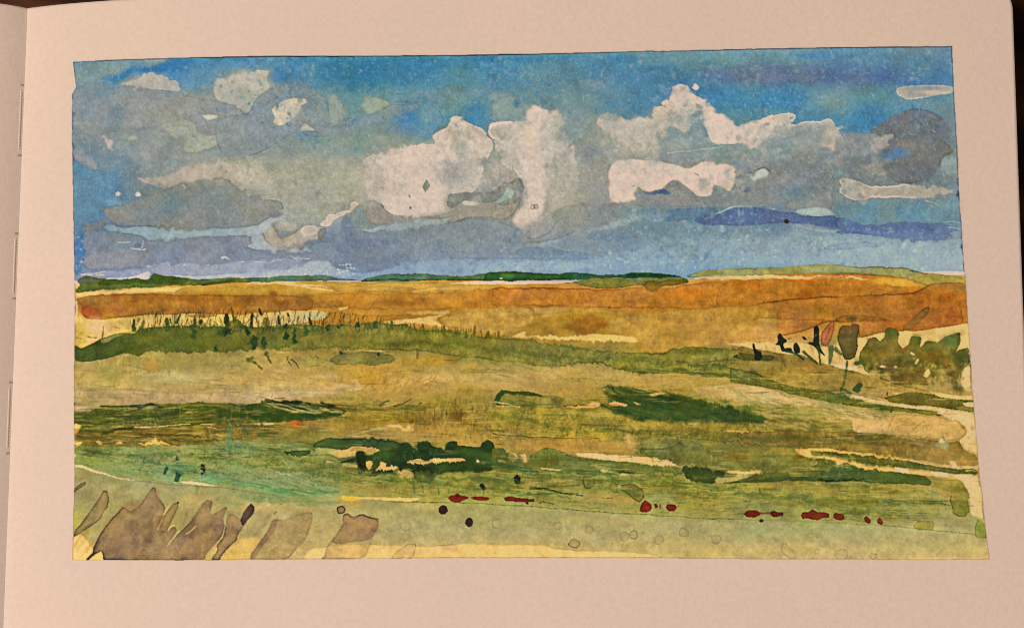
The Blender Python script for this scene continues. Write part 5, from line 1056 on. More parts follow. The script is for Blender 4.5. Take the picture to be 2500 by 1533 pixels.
for x, y, rx, ry, c in ((1270, 730, 60, 110, (112,86,60)), (1150, 480, 150, 60, (134,108,78)), (1830, 640, 90, 60, (98,74,58)), (1800, 780, 60, 70, (124,98,76)), (1000, 750, 150, 120, (152,126,90)), (1450, 860, 250, 60, (154,128,90)), (1330, 400, 40, 70, (128,100,76)), (1750, 560, 60, 90, (166,140,98)), (1370, 630, 30, 60, (108,80,64))):
    blob('D1', x, y, rx, ry, c, .6)
shade('D1', "1810,940 1870,850 1855,820 1920,740 1950,560 1990,540 2040,570 2060,595 2110,500 2150,455 2180,480 2175,540 2130,590 2030,740 2035,760 1900,900 1885,940", (142,116,84))
wash(P('D1', "2060,600 2110,500 2150,455 2182,480 2175,540 2130,592 2080,650"), (84,64,58), .85, .35, warp=.8)
blob('D1', 2000, 600, 40, 50, (166,140,98), .7)
hatch(P('D1', "640,600 900,480 1060,480 1300,330 1340,330 1400,480 1760,430 1960,480 1900,740 1760,940 640,940"), 150, -58, 7, (40, 120), 3, [(104,84,66), (166,142,104), (118,96,74)], .3, 90, wet=1.8)
hatch(P('D2', "0,500 560,480 600,700 400,930 0,930"), 60, -60, 7, (40, 110), 3, [(128,104,80), (186,160,114)], .3, 91, wet=1.8)
shade('D2', "38,940 50,885 140,765 200,670 230,600 270,590 330,600 400,560 560,520 575,570 550,680 500,780 430,850 360,932", (166,144,100), .6, .45)
wash(P('D2', "38,940 50,885 140,765 200,670 230,600 275,590 250,680 170,790 120,850 70,938"), (134,106,82), .75, .3, soft=2, warp=1)
blob('D2', 330, 570, 50, 60, (182,170,124), .6)
shade('D2', "640,936 680,900 685,840 770,730 840,620 835,550 860,545 920,590 1000,555 1060,575 1140,585 1130,660 1090,740 1070,810 1020,932", (184,156,106), .5, .35)
wash(P('D2', "770,735 840,625 835,545 880,548 920,592 1000,556 1060,576 1140,586 1130,660 1085,745 1040,780 900,790 740,800"), (134,110,82), .75, .35, ew=2, soft=1, rough=2.5)
stroke('D2', "835,550 880,545 915,580 960,562 1000,556 1060,575 1140,583", 14, 12, (92,70,58), .75); blob('D2', 1100, 680, 50, 50, (116,92,74), .6); blob('D2', 860, 640, 60, 50, (118,94,78), .6)
wash(ell('D2', 818, 507, 38, 36), (122,100,76), .92, .6, ew=2.2, warp=.8, reg='paint_dot')
wash(P('D2', "1240,930 1300,860 1390,800 1462,800 1440,926"), (180,152,102), .55, .4, ew=1.8, warp=.8); stroke('D2', "1250,928 1440,922", 10, 8, (150,122,86), .6)
stroke('D2', "250,550 255,535 268,527", 8, 8, (88,66,52), .85); stroke('D2', "740,517 760,513", 12, 6, (110,92,66), .7)
for x, y, rx, ry, c in ((1693, 508, 40, 40, (66,47,42)), (1917, 615, 33, 42, (62,46,46))):
    wash(ell('D2', x, y, rx, ry, 14, .03), c, .96, .45, ew=2.2, warp=.5, reg='paint_dot')
for fr, x, y, rx, ry, a, f in (('D3', 710, 800, 48, 36, .95, .3), ('D3', 1222, 722, 34, 38, .85, .25), ('D3', 1140, 740, 44, 42, .6, .1), ('D3', 1435, 765, 42, 42, .45, .1), ('D3', 1648, 705, 44, 42, .5, .08), ('D3', 1927, 760, 42, 40, .5, .08), ('D3', 565, 645, 38, 36, .35, .05), ('D3', 840, 680, 34, 36, .4, .05),
                            ('D2', 1373, 650, 48, 38, .35, .05), ('D2', 2155, 630, 45, 45, .3, .05), ('D4', 685, 867, 22, 26, .4, .05), ('D4', 895, 890, 60, 48, .45, .05), ('D4', 1165, 905, 32, 28, .4, .05), ('D3', 40, 620, 40, 38, .3, .05)):
    ring(fr, x, y, rx, ry, (132,112,82), a * .75, f * .8)
wash(P('D4', "370,850 385,800 420,795 440,830 490,870 505,925 455,928 390,880"), (166,148,108), .5, .6, ew=1.8, warp=.6)
RED = (118, 50, 33)
for fr, s in (('D2', "1730,410 1760,385 1800,380 1820,370 1850,390 1900,390 1912,410 1870,425 1830,447 1770,442"), ('D2', "1930,400 1980,390 2080,400 2092,420 2050,432 1960,422"), ('D3', "105,410 150,390 220,405 370,420 368,437 318,440 316,463 300,462 290,442 200,437 120,432"),
              ('D3', "1270,515 1290,450 1315,422 1370,460 1377,500 1340,530 1290,527"), ('D3', "1495,490 1510,458 1570,460 1590,490 1570,518 1520,520"), ('D3', "1395,465 1410,452 1430,480 1410,498"),
              ('D4', "60,552 80,515 160,510 190,530 200,545 160,570 90,573"), ('D4', "285,530 310,516 345,530 392,530 396,552 350,565 315,572 288,550"), ('D4', "546,556 560,530 610,530 645,502 690,535 750,528 792,545 787,577 730,577 690,599 650,592 610,577 560,587"),
              ('D4', "825,547 840,536 912,545 917,592 880,600 830,582"), ('D4', "1088,575 1110,558 1147,600 1130,632 1095,607"), ('D4', "1198,602 1220,568 1240,600 1257,620 1240,639 1205,627")):
    wash(P(fr, s), RED, .95, .45, ew=2.2, warp=.5, reg='red_dab')
stroke('D4', "185,535 240,538 290,535", 12, 9, (122,66,40), .8); wash(ell('D4', 208, 603, 18, 14), (92,48,36), .9, .4, warp=.4); wash(ell('D3', 1448, 480, 8, 26), (110,90,50), .7, warp=.5)
blob('D4', 1230, 600, 16, 20, (160,90,64), .6); blob('D3', 1330, 490, 30, 25, (150,66,40), .5)
stroke('D3', "415,455 425,440 440,438", 9, 8, (120,52,36), .8); wash(ell('D2', 1815, 385, 16, 16), (92,32,30), .8, warp=.4)
for s in ("1890,320 1895,370", ):
    stroke('D3', s, 12, 8, (80,96,52), .6)
for fr, s, w, c in (('D4', "190,320 195,380", 18, (66,98,60)), ('D4', "1065,410 1075,440", 30, (62,100,66)), ('D4', "1130,340 1125,380", 22, (86,112,62)), ('D4', "1675,330 1670,440", 34, (104,132,86)), ('D4', "1300,360 1325,405", 10, (98,98,48)), ('D4', "850,285 890,370 905,470", 9, (118,104,54)), ('D3', "2300,320 2305,380", 18, (68,96,58)), ('D3', "2095,290 2085,360", 14, (98,108,54)), ('D4', "1780,635 1800,645", 16, (90,104,54)), ('D4', "1640,455 1740,450 1830,470", 14, (84,92,44)), ('D4', "330,270 335,380", 26, (110,122,64))):
    stroke(fr, s, w, w * .6, c, .7)

# ------------------------------------------------------------------ reeds over the green band
R1, R2 = (62, 86, 48), (38, 62, 36)
for fr, x, y0, y1, w, dx, c in (('C1', 1150, 140, 245, 30, 0, R1), ('C1', 1215, 150, 240, 26, 30, (108,116,58)), ('C1', 1440, 125, 250, 44, -20, R1), ('C1', 1525, 95, 180, 24, 40, R1), ('C1', 1670, 130, 320, 36, 10, R1), ('C1', 1742, 45, 130, 26, -4, (140,106,50)), ('C1', 1730, 140, 180, 34, -10, R2),
                                 ('C1', 2000, 30, 150, 24, -30, (86,88,44)), ('C1', 1945, 90, 270, 56, -10, R2), ('C1', 1900, 200, 260, 50, 0, R1), ('C1', 2160, 85, 215, 30, 10, R2), ('C1', 2120, 190, 270, 34, -40, R2), ('C1', 2235, 45, 105, 18, -20, R2), ('C1', 2392, 105, 180, 22, -5, R1), ('C1', 880, 200, 310, 10, 20, (122,104,52)),
                                 ('C1', 1860, 360, 400, 24, 0, R2), ('C2', 340, 170, 215, 30, 20, R2), ('C2', 345, 240, 315, 40, 10, R2), ('C2', 425, 220, 335, 34, -8, R2), ('C2', 555, 125, 195, 24, -25, R2), ('C2', 520, 190, 280, 34, -15, R1), ('C2', 650, 165, 270, 30, 8, (98,96,42)), ('C2', 715, 180, 240, 26, -20, R2),
                                 ('C2', 800, 180, 210, 40, 0, R2), ('C2', 960, 165, 210, 34, 5, R2), ('C2', 1110, 150, 220, 44, 5, (74,84,36)), ('C2', 1250, 155, 240, 34, 5, (84,92,40)), ('C2', 1700, 190, 240, 20, -5, (110,96,44)), ('C2', 1960, 190, 280, 20, 10, (112,102,48)), ('C2', 1890, 240, 300, 26, 5, (96,92,42)), ('C2', 2080, 230, 300, 24, 0, (108,100,48)), ('C2', 2170, 230, 300, 20, 5, (110,102,48)), ('C2', 120, 45, 95, 18, -20, R2), ('C2', 365, 85, 120, 18, -10, R2), ('C2', 240, 210, 240, 24, -10, R1), ('C2', 880, 190, 310, 26, 5, (150,112,44)), ('C2', 1470, 390, 480, 22, -4, (120,96,44)), ('C2', 820, 405, 440, 20, -12, R2), ('C2', 1140, 425, 450, 20, 0, R2)):
    stroke(fr, f"{x+dx*.6},{y0} {x+dx*.1},{(y0+y1)//2} {x-dx*.4},{y1}", w * .5, w * 1.35, c, .85)
for fr, x, y, rx, ry, c in (('C1', 2172, 340, 26, 62, (40,66,42)), ('C1', 2265, 335, 28, 48, (46,70,40)), ('C1', 2280, 160, 28, 40, (134,124,54)), ('C1', 2025, 195, 60, 50, (112,108,52)), ('C2', 172, 160, 28, 42, (140,126,54)), ('C2', 280, 145, 9, 34, R1), ('C1', 2210, 170, 14, 30, (200,160,80))):
    wash(ell(fr, x, y, rx, ry), c, .8, .4, ew=2, warp=1)
for s in ("2125,455 2170,500 2250,570", "2265,420 2295,465 2325,520"):
    stroke('C1', s, 34, 14, (82,82,40), .8)
for s in ("345,450 370,510 390,545", "380,480 430,510 460,565", "375,475 420,500"):
    stroke('C2', s, 16, 8, (98,90,44), .75)
for s in ("750,290 800,298 840,300", "870,240 890,280", "980,210 1040,225", "700,310 640,290"):
    stroke('C1', s, 12, 6, (108,106,56), .7)
hatch(P('C1', "1120,70 2000,50 2900,70 3300,110 3300,250 1120,270"), 260, -80, 15, (9, 30), 1, [(56,80,44), (84,98,50), (44,68,40)], .75, 95, wet=.55)
hatch(P('C3', "-1300,150 -700,170 150,260 150,330 -1300,230"), 160, -82, 15, (8, 24), 1, [(84,92,42), (104,102,48), (64,80,38)], .7, 96, wet=.55)
# green sweeps through the middle
for fr, s, w, c, al in (('C3', "-600,330 0,390 600,470 1000,480 1500,500 2000,560", 40, (92,102,46), .45), ('C3', "1100,560 1400,590 1800,590 2100,640", 30, (84,98,44), .5), ('C3', "0,960 300,1000 700,1090", 36, (96,106,48), .4), ('C3', "900,1080 1400,1120 1900,1150 2460,1180", 34, (92,102,46), .45),
                        ('D3', "300,230 900,250 1500,290 2100,330", 40, (92,108,50), .45), ('D3', "900,330 1500,350 2300,400", 30, (100,112,54), .4), ('D4', "0,380 600,420 1200,440 1800,460", 44, (92,106,48), .45), ('D4', "300,470 900,500 1500,560", 36, (104,114,56), .4), ('D3', "-400,300 0,330 500,400", 30, (90,108,52), .4),
                        ('D2', "1300,230 1700,280 2200,330", 30, (92,110,52), .4), ('C4', "100,1160 700,1150 1300,1220", 30, (96,98,44), .4)):
    stroke(fr, s, w * .7, w, c, al, warp=7)
for fr, s, w, c, al in (('C1', "700,1280 1100,1300 1500,1290 1900,1330", 30, (84,108,56), .45), ('D1', "700,90 1100,110 1500,120 1900,170", 26, (84,118,72), .45), ('D1', "1700,60 2100,110 2500,150", 34, (92,118,62), .45), ('D2', "100,330 500,350 820,370", 30, (76,112,70), .5), ('D2', "300,150 700,200 900,250", 40, (100,116,54), .5),
                        ('D2', "1100,240 1400,260 1700,300", 30, (78,106,52), .5), ('D2', "1650,230 2000,240 2400,260", 36, (84,108,52), .5), ('D3', "250,190 700,200 1100,210", 36, (82,106,54), .5), ('D3', "0,360 300,380 700,400", 22, (84,108,52), .5), ('D3', "1500,250 2000,310 2400,330", 34, (96,110,52), .45), ('D4', "700,300 1200,330 1700,380", 30, (100,112,54), .4)):
    stroke(fr, s, w * .7, w, c, al, warp=7)
# ragged tips along the upper rim of the band
for i in range(130):
    x = rng.uniform(1180, 2900); y = np.interp(x, [1180, 1560, 2460, 2900, 3300], [235, 205, 205, 205, 190]); L = rng.uniform(15, 70)
    stroke('C1', f"{x+rng.uniform(-12,12)},{y-L} {x},{y+15}", 5, 14, [(84,98,46), (104,106,48), (64,84,42)][i % 3], .7)
for i in range(90):
    x = rng.uniform(-1300, 150); y = np.interp(x, [-1300, -1000, -700, -200, 150], [200, 170, 200, 270, 300]); L = rng.uniform(12, 50)
    stroke('C3', f"{x+rng.uniform(-10,10)},{y-L} {x},{y+18}", 5, 15, [(98,100,44), (112,108,50), (80,88,38)][i % 3], .7)
hatch(P('C3', "-2158,210 -1000,190 150,310 1200,440 2400,480 1900,590 1000,540 0,480 -1000,400 -2158,400"), 900, -80, 22, (5, 20), 1, [(92,98,44), (142,132,66), (80,88,38)], .45, 60)
for i in range(40):
    x = rng.uniform(2080, 2420); y = rng.uniform(740, 1000)
hatch(OF, 700, -80, 20, (4, 14), 1, [(160,102,34), (206,144,66), (150,92,34)], .4, 62)

# ------------------------------------------------------------------ tape edge, granulation, trim
OUT = P('F', "177,150 300,144.5 413,141 560,137 700,135.5 885,135.5 1060,134.5 1200,132 1300,130.5 1500,126 1700,121.5 1950,116 2150,113.5 2325,112 "
            "2326.5,171 2329,228 2338,370 2340,430 2343.5,494 2348,551 2352,622 2354,659 2357,673 2362,764 2365,810 2368,840 2373,939 2379,1007 2386,1096 2393,1170 2397.6,1200 2407.5,1299 2416,1366 "
            "2227,1367 1800,1365 1627,1363 1200,1362 1027,1363 600,1367 427,1369 176,1369 178,1299 181,1185 181,1100 180,939 181,854 182,797 182,716 181,636 178,494 176,380 175,341 176,228 186,212 182,185")
top, right, bot, left = OUT[:14], OUT[13:33], OUT[32:40], OUT[39:]
left = np.vstack([left, OUT[:1]])
dT = YY - np.interp(XX, top[:, 0], top[:, 1])
dB = np.interp(XX, bot[::-1, 0], bot[::-1, 1]) - YY
dR = np.interp(YY, right[:, 1], right[:, 0]) - XX
dL = XX - np.interp(YY, left[::-1, 1], left[::-1, 0])
dist = np.minimum.reduce([dT, dB, dR, dL]) + (vnoise(14, 14, 77) - .5) * 1.1 + (vnoise(40, 40, 78) - .5) * .9
OM = np.clip(dist * S / 1.3 + .5, 0, 1)
rim = np.exp(-(np.clip(dist, 0, None) / np.where(YY < 160, 3.2, 2.3)) ** 2)
top_w = np.interp(XX, [170, 260, 430, 520, 900, 1260, 1400, 1700, 2330], [.2, .5, .5, 1, 1, .95, .6, .55, .75]) * (YY < 150)
right_w = ((XX > 2315) & (YY < 663)) * .8
left_w = ((XX < 195) & (YY > 150)) * np.where(YY < 660, .55, .35)
bot_w = (YY > 1350) * .35
r_low = ((XX > 2340) & (YY >= 663)) * .35
wgt = np.maximum.reduce([top_w * 1.5, right_w * 1.2, left_w, bot_w, r_low]) * rim * (.5 + .8 * N_EDGE)
rimc = np.where((YY < 664)[..., None], np.array([22, 44, 72.]), np.array([112, 70, 32.]))
C[:] = C * (1 - np.clip(wgt, 0, 1)[..., None]) + rimc * np.clip(wgt, 0, 1)[..., None]

# wet paper: edges lost here and there in the sky, dragged into grass by the brush on the land
def shifted(A, dx, dy):
    jj = np.clip(np.round(np.arange(H)[:, None] + dy * S).astype(int), 0, H - 1)
    ii = np.clip(np.round(np.arange(W)[None, :] + dx * S).astype(int), 0, W - 1)
    return A[jj, ii]


def ramp(a, lo, hi):
    t = np.clip((a - lo) / (hi - lo), 0, 1)
    return t * t * (3 - 2 * t)


insky = ramp(hz[None, :] - 22 - YY, 0, 18)
inland = ramp(YY - hz[None, :] - 40, 0, 30) * ramp(np.interp(XX, [180, 560, 850, 1500, 2400], [1100, 1180, 1200, 1236, 1285]) - YY, 0, 16)
lost = ramp(fbm(150, 110, 501, 3), .50, .72) * insky * ramp(YY, 175, 215) * (1 - .8 * ramp(-np.abs(YY - 545), -45, -25) * (XX > 1600))
fe = shifted(C, (fbm(13, 13, 503, 3) - .5) * 17 * lost, (fbm(13, 16, 505, 3) - .5) * 17 * lost)
soft_sky = np.stack([blur(fe[..., k], 2.2) for k in range(3)], -1)
C[:] = C * (1 - lost[..., None]) + (0.45 * fe + 0.55 * soft_sky) * lost[..., None]
gmask = ramp(fbm(140, 60, 511, 3), .42, .68) * inland * (1 - ramp(XX, 1790, 1850) * ramp(-YY, -960, -930)) * ramp(YY, 770, 800) * ramp(-YY, -1185, -1165)
gr = shifted(C, (fbm(26, 9, 513, 2) - .5) * 14 * gmask, (fbm(8, 40, 515, 3) - .5) * 10 * gmask)
C[:] = C * (1 - gmask[..., None] * .85) + gr * gmask[..., None] * .85
low = inland * ramp(YY, 860, 930)
dry = ramp(fbm(60, 5.5, 521, 3), .70, .86) * low * ramp(N_BIG, .35, .6)
C[:] += (np.array([208, 182, 112.]) - C) * (dry * .24)[..., None]
wetd = ramp(fbm(64, 6, 523, 3), .70, .86) * low * ramp(fbm(150, 80, 525, 3), .4, .62)
C[:] += (np.array([66, 80, 36.]) - C) * (wetd * .28)[..., None]
tuft = ramp(fbm(5.5, 13, 527, 2), .66, .86) * inland * ramp(YY, 800, 850) * ramp(fbm(90, 50, 529, 3), .45, .65)
C[:] += (np.array([78, 88, 38.]) - C) * (tuft * .13)[..., None]
lite = ramp(fbm(5.5, 12, 531, 2), .68, .86) * inland * ramp(YY, 800, 850) * ramp(fbm(90, 50, 533, 3), .45, .65)
C[:] += (np.array([206, 178, 104.]) - C) * (lite * .11)[..., None]

# pigment settling into the tooth of the paper: stronger in darker, wetter washes
skyw = np.clip((hz[None, :] + 4 - YY) / 8, 0, 1)
skyw = skyw * (1 - blur(np.isin(REG, [i for i, n in enumerate(REGS) if n == 'painted_tree_line']).astype(float), .8))
# greyer, greener blues; warmer land (ultramarine and viridian mixed with ochre)
sk = C.copy()
lw = ramp(sk[..., 1] - sk[..., 0], 26, 46)
sk[..., 0] += 0.28 * lw * np.clip(104 - sk[..., 0], 0, 200)
sk[..., 1] += 0.42 * lw * np.clip(143 - sk[..., 1], 0, 200)
sk[..., 2] -= 3
hl = ramp(sk.mean(2), 155, 205)[..., None]
sk = sk + hl * (np.array([222, 202, 186.]) - sk) * .35
gw = np.clip((sk[..., 0] - 100) / 20, 0, 1) * np.clip((185 - sk.mean(2)) / 25, 0, 1) * np.clip((640 - YY) / 60, .25, 1)
sk -= gw[..., None] * np.array([2., 4., 9.])
above_road = np.clip((np.interp(XX, [180, 560, 850, 1500, 2400], [1110, 1190, 1210, 1250, 1300]) - YY) / 14, 0, 1)
streak = (fbm(110, 18, 231, 3) - .5) * .11 * above_road + (fbm(30, 22, 233, 4) - .5) * .14
ld = C * np.array([1.01, 0.985, 0.93]) - np.array([0, 0, 2.])
hot = np.clip((ld[..., 0] - ld[..., 2] - 105) / 40, 0, 1)[..., None]
ld = ld * (1 - hot * np.array([.045, -.05, -.16]))
ld = ld * (1 + 0.08 * (1 - above_road))[..., None]
ld = ld * (1 + streak * np.clip((230 - ld.mean(2)) / 110, 0, 1))[..., None]
ml = ld.mean(2)
ld = ld * (1 + 0.075 * ramp(ml, 80, 105) * (1 - ramp(ml, 112, 138)) * ramp(YY, 850, 890))[..., None]
ld = ld + (ld - 132) * 0.08
C[:] = sk * skyw[..., None] + ld * (1 - skyw[..., None])
lum = C.mean(2)
depth = np.clip((215 - lum) / 120, 0, 1)
N_FIB = vnoise(4.0, 5.0, 211) * .5 + vnoise(2.6, 2.4, 213) * .5
g = (N_GRAIN - 0.5) * (0.06 + 0.02 * skyw) + (N_FIB - .5) * (0.09 + 0.03 * skyw) + (N_FINE - 0.5) * (0.04 + 0.02 * skyw) + (fbm(34, 26, 223, 3) - .5) * 0.09
C *= (1 + g * (0.35 + 0.9 * depth))[..., None]
hue = (fbm(70, 50, 301, 4) - .5)[..., None] * np.array([10., 4., -14.])
C += hue * depth[..., None]
fl = vnoise(5.2, 5.2, 401)
C *= (1 - 0.08 * np.clip((fl - .80) / .12, 0, 1) * (1 - skyw) * depth)[..., None]
C += ((np.clip((vnoise(5, 6, 411) - .84) / .12, 0, 1) * skyw * depth * .22)[..., None]) * (np.array([205, 208, 205.]) - C)
for ch in range(3):
    C[..., ch] += 0.55 * (C[..., ch] - blur(C[..., ch], 1.3)) + 0.28 * (C[..., ch] - blur(C[..., ch], 5.0)) + 0.14 * (C[..., ch] - blur(C[..., ch], 16.0))
C = np.clip(C, 8, 250)
REG[OM < 0.5] = -1
# ------------------------------------------------------------------ materials
def lin(c):
    c = np.asarray(c, float) / 255.0
    return np.where(c <= 0.04045, c / 12.92, ((c + 0.055) / 1.055) ** 2.4)


PAPER_ALB = np.array([0.80, 0.775, 0.73])


def new_mat(name):
    m = bpy.data.materials.new(name)
    m.use_nodes = True
    nt = m.node_tree
    return m, nt, nt.nodes["Principled BSDF"]


def node(nt, kind, **kw):
    n = nt.nodes.new(kind)
    for k, v in kw.items():
        if hasattr(n, k):
            setattr(n, k, v)
        else:
            n.inputs[k].default_value = v
    return n


def tooth(nt, bsdf, strength=0.5, dist=0.00012, fine=1500.0):
    """cold-press grain: fine fibre noise over a broader pebble"""
    tc = node(nt, "ShaderNodeTexCoord")
    a = node(nt, "ShaderNodeTexNoise", Scale=fine, Detail=3.0, Roughness=0.6)
    b = node(nt, "ShaderNodeTexNoise", Scale=fine * 0.33, Detail=2.0, Roughness=0.5)
    mx = node(nt, "ShaderNodeMath", operation='ADD')
    nt.links.new(tc.outputs["Object"], a.inputs["Vector"])
    nt.links.new(tc.outputs["Object"], b.inputs["Vector"])
    nt.links.new(a.outputs["Fac"], mx.inputs[0])
    nt.links.new(b.outputs["Fac"], mx.inputs[1])
    bp = node(nt, "ShaderNodeBump", Strength=strength, Distance=dist)
    nt.links.new(mx.outputs[0], bp.inputs["Height"])
    nt.links.new(bp.outputs["Normal"], bsdf.inputs["Normal"])
    return tc, b


def paper_mat(name, alb):
    m, nt, bs = new_mat(name)
    tc, b = tooth(nt, bs)
    big = node(nt, "ShaderNodeTexNoise", Scale=26.0, Detail=4.0, Roughness=0.55)
    nt.links.new(tc.outputs["Object"], big.inputs["Vector"])
    rp = node(nt, "ShaderNodeValToRGB")
    rp.color_ramp.elements[0].position, rp.color_ramp.elements[1].position = 0.3, 0.7
    rp.color_ramp.elements[0].color = (*(alb * np.array([0.972, 0.975, 0.99])), 1)
    rp.color_ramp.elements[1].color = (*(alb * np.array([1.015, 1.01, 0.995])), 1)
    nt.links.new(big.outputs["Fac"], rp.inputs["Fac"])
    fib = node(nt, "ShaderNodeTexNoise", Scale=900.0, Detail=2.0)
    nt.links.new(tc.outputs["Object"], fib.inputs["Vector"])
    mp = node(nt, "ShaderNodeMapRange")
    mp.inputs[1].default_value, mp.inputs[2].default_value = 0.25, 0.75
    mp.inputs[3].default_value, mp.inputs[4].default_value = 0.955, 1.03
    nt.links.new(fib.outputs["Fac"], mp.inputs[0])
    mul = node(nt, "ShaderNodeVectorMath", operation='SCALE')
    nt.links.new(rp.outputs["Color"], mul.inputs[0])
    nt.links.new(mp.outputs[0], mul.inputs["Scale"])
    nt.links.new(mul.outputs[0], bs.inputs["Base Color"])
    bs.inputs["Roughness"].default_value = 0.85
    bs.inputs["Specular IOR Level"].default_value = 0.2
    return m


M_PAPER = paper_mat("watercolour_paper", PAPER_ALB)
M_EDGE = paper_mat("paper_edges", PAPER_ALB * 0.93)


def paint_mat():
    m, nt, bs = new_mat("watercolour_paint")
    at = node(nt, "ShaderNodeAttribute", attribute_name="pigment")
    tc, b = tooth(nt, bs, 0.32)
    fib = node(nt, "ShaderNodeTexNoise", Scale=1100.0, Detail=3.0)
    nt.links.new(tc.outputs["Object"], fib.inputs["Vector"])
    mp = node(nt, "ShaderNodeMapRange")
    mp.inputs[1].default_value, mp.inputs[2].default_value = 0.25, 0.75
    mp.inputs[3].default_value, mp.inputs[4].default_value = 0.92, 1.08
    nt.links.new(fib.outputs["Fac"], mp.inputs[0])
    mul = node(nt, "ShaderNodeVectorMath", operation='SCALE')
    nt.links.new(at.outputs["Color"], mul.inputs[0])
    nt.links.new(mp.outputs[0], mul.inputs["Scale"])
    nt.links.new(mul.outputs[0], bs.inputs["Base Color"])
    bs.inputs["Roughness"].default_value = 0.8
    bs.inputs["Specular IOR Level"].default_value = 0.2
    return m


M_PAINT = paint_mat()


def flat_mat(name, col, rough=0.8, var=0.15, scale=600.0):
    m, nt, bs = new_mat(name)
    tc = node(nt, "ShaderNodeTexCoord")
    nz = node(nt, "ShaderNodeTexNoise", Scale=scale, Detail=3.0)
    nt.links.new(tc.outputs["Object"], nz.inputs["Vector"])
    rp = node(nt, "ShaderNodeValToRGB")
    rp.color_ramp.elements[0].color = (*(np.array(col) * (1 - var)), 1)
    rp.color_ramp.elements[1].color = (*np.minimum(np.array(col) * (1 + var), 1), 1)
    nt.links.new(nz.outputs["Fac"], rp.inputs["Fac"])
    nt.links.new(rp.outputs["Color"], bs.inputs["Base Color"])
    bs.inputs["Roughness"].default_value = rough
    bs.inputs["Specular IOR Level"].default_value = 0.25
    return m


M_THREAD = flat_mat("linen_thread", (0.80, 0.76, 0.70), 0.9, 0.06, 4000)
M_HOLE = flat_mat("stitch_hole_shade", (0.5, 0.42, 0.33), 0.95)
M_COVER = flat_mat("dark_cover_board", (0.012, 0.009, 0.010), 0.7)


def table_mat():
    m, nt, bs = new_mat("dark_red_wood")
    tc = node(nt, "ShaderNodeTexCoord")
    mp = node(nt, "ShaderNodeMapping")
    mp.inputs["Scale"].default_value = (14, 46, 14)
    mp.inputs["Location"].default_value = (0.0, 0.0, 0.0)
    nt.links.new(tc.outputs["Object"], mp.inputs["Vector"])
    nz = node(nt, "ShaderNodeTexNoise", Scale=1.0, Detail=3.0, Distortion=0.8)
    nt.links.new(mp.outputs[0], nz.inputs["Vector"])
    rp = node(nt, "ShaderNodeValToRGB")
    el = rp.color_ramp.elements
    el[0].position, el[0].color = 0.38, (0.004, 0.0012, 0.0012, 1)
    el[1].position, el[1].color = 0.66, (0.09, 0.034, 0.012, 1)
    e = el.new(0.53); e.color = (0.02, 0.006, 0.0035, 1)
    nt.links.new(nz.outputs["Fac"], rp.inputs["Fac"])
    nt.links.new(rp.outputs["Color"], bs.inputs["Base Color"])
    bs.inputs["Roughness"].default_value = 0.6
    bs.inputs["Specular IOR Level"].default_value = 0.15
    return m


M_TABLE = table_mat()


# ------------------------------------------------------------------ mesh helpers
def mesh_obj(name, verts, faces, mat, parent=None, smooth=True):
    me = bpy.data.meshes.new(name)
    me.from_pydata([tuple(map(float, v)) for v in verts], [], [tuple(map(int, f)) for f in faces])
    me.validate()
    if smooth:
        me.polygons.foreach_set("use_smooth", np.ones(len(me.polygons), bool))
    me.materials.append(mat)
    me.update()
    o = bpy.data.objects.new(name, me)
    COL.objects.link(o)
    if parent:
        o.parent = parent
    return o


def sheet(name, top, bottom, mat, parent):
    """closed slab between two (ny, nx, 3) grids"""
    ny, nx = top.shape[:2]
    v = np.concatenate([top.reshape(-1, 3), bottom.reshape(-1, 3)])
    n = ny * nx
    f = []
    for j in range(ny - 1):
        for i in range(nx - 1):
            a, b, c, d = j * nx + i, j * nx + i + 1, (j + 1) * nx + i + 1, (j + 1) * nx + i
            f.append((a, b, c, d))
            f.append((n + d, n + c, n + b, n + a))
    loop = [i for i in range(nx)] + [j * nx + nx - 1 for j in range(1, ny)] + [(ny - 1) * nx + i for i in range(nx - 2, -1, -1)] + [j * nx for j in range(ny - 2, 0, -1)]
    for k in range(len(loop)):
        a, b = loop[k], loop[(k + 1) % len(loop)]
        f.append((b, a, n + a, n + b))
    o = mesh_obj(name, v, f, mat, parent)
    return o


# ------------------------------------------------------------------ table
TZ = -0.0262
tb = [(-0.9, -0.7), (0.9, -0.7), (0.9, 0.7), (-0.9, 0.7)]
table = mesh_obj("table", [(x, y, TZ - 0.03) for x, y in tb] + [(x, y, TZ) for x, y in tb],
                 [(0, 3, 2, 1), (4, 5, 6, 7), (0, 1, 5, 4), (1, 2, 6, 5), (2, 3, 7, 6), (3, 0, 4, 7)], M_TABLE, smooth=False)
table["kind"] = "structure"

# ------------------------------------------------------------------ sketchbook
book = bpy.data.objects.new("sketchbook", None)
book.empty_display_size = 0.02
book.location = (0, 0, TZ)
COL.objects.link(book)
book["label"] = "open thread-bound sketchbook with a watercolour landscape of clouds and fields"
book["category"] = "sketchbook"
PAR = []


def part(o):
    PAR.append(o)
    return o


Y_TOP0 = g0[1]
PAGE_H = 0.150
SLOPE = 0.0225
RC = 0.0075
U = np.concatenate([np.linspace(0, 1, 60) ** 1.7 * 0.25, np.linspace(0.26, 0.93, 50), np.linspace(0.935, 1, 26)])
Vv = np.concatenate([np.linspace(0, 0.08, 24), np.linspace(0.09, 0.91, 50), np.linspace(0.92, 1, 24)])


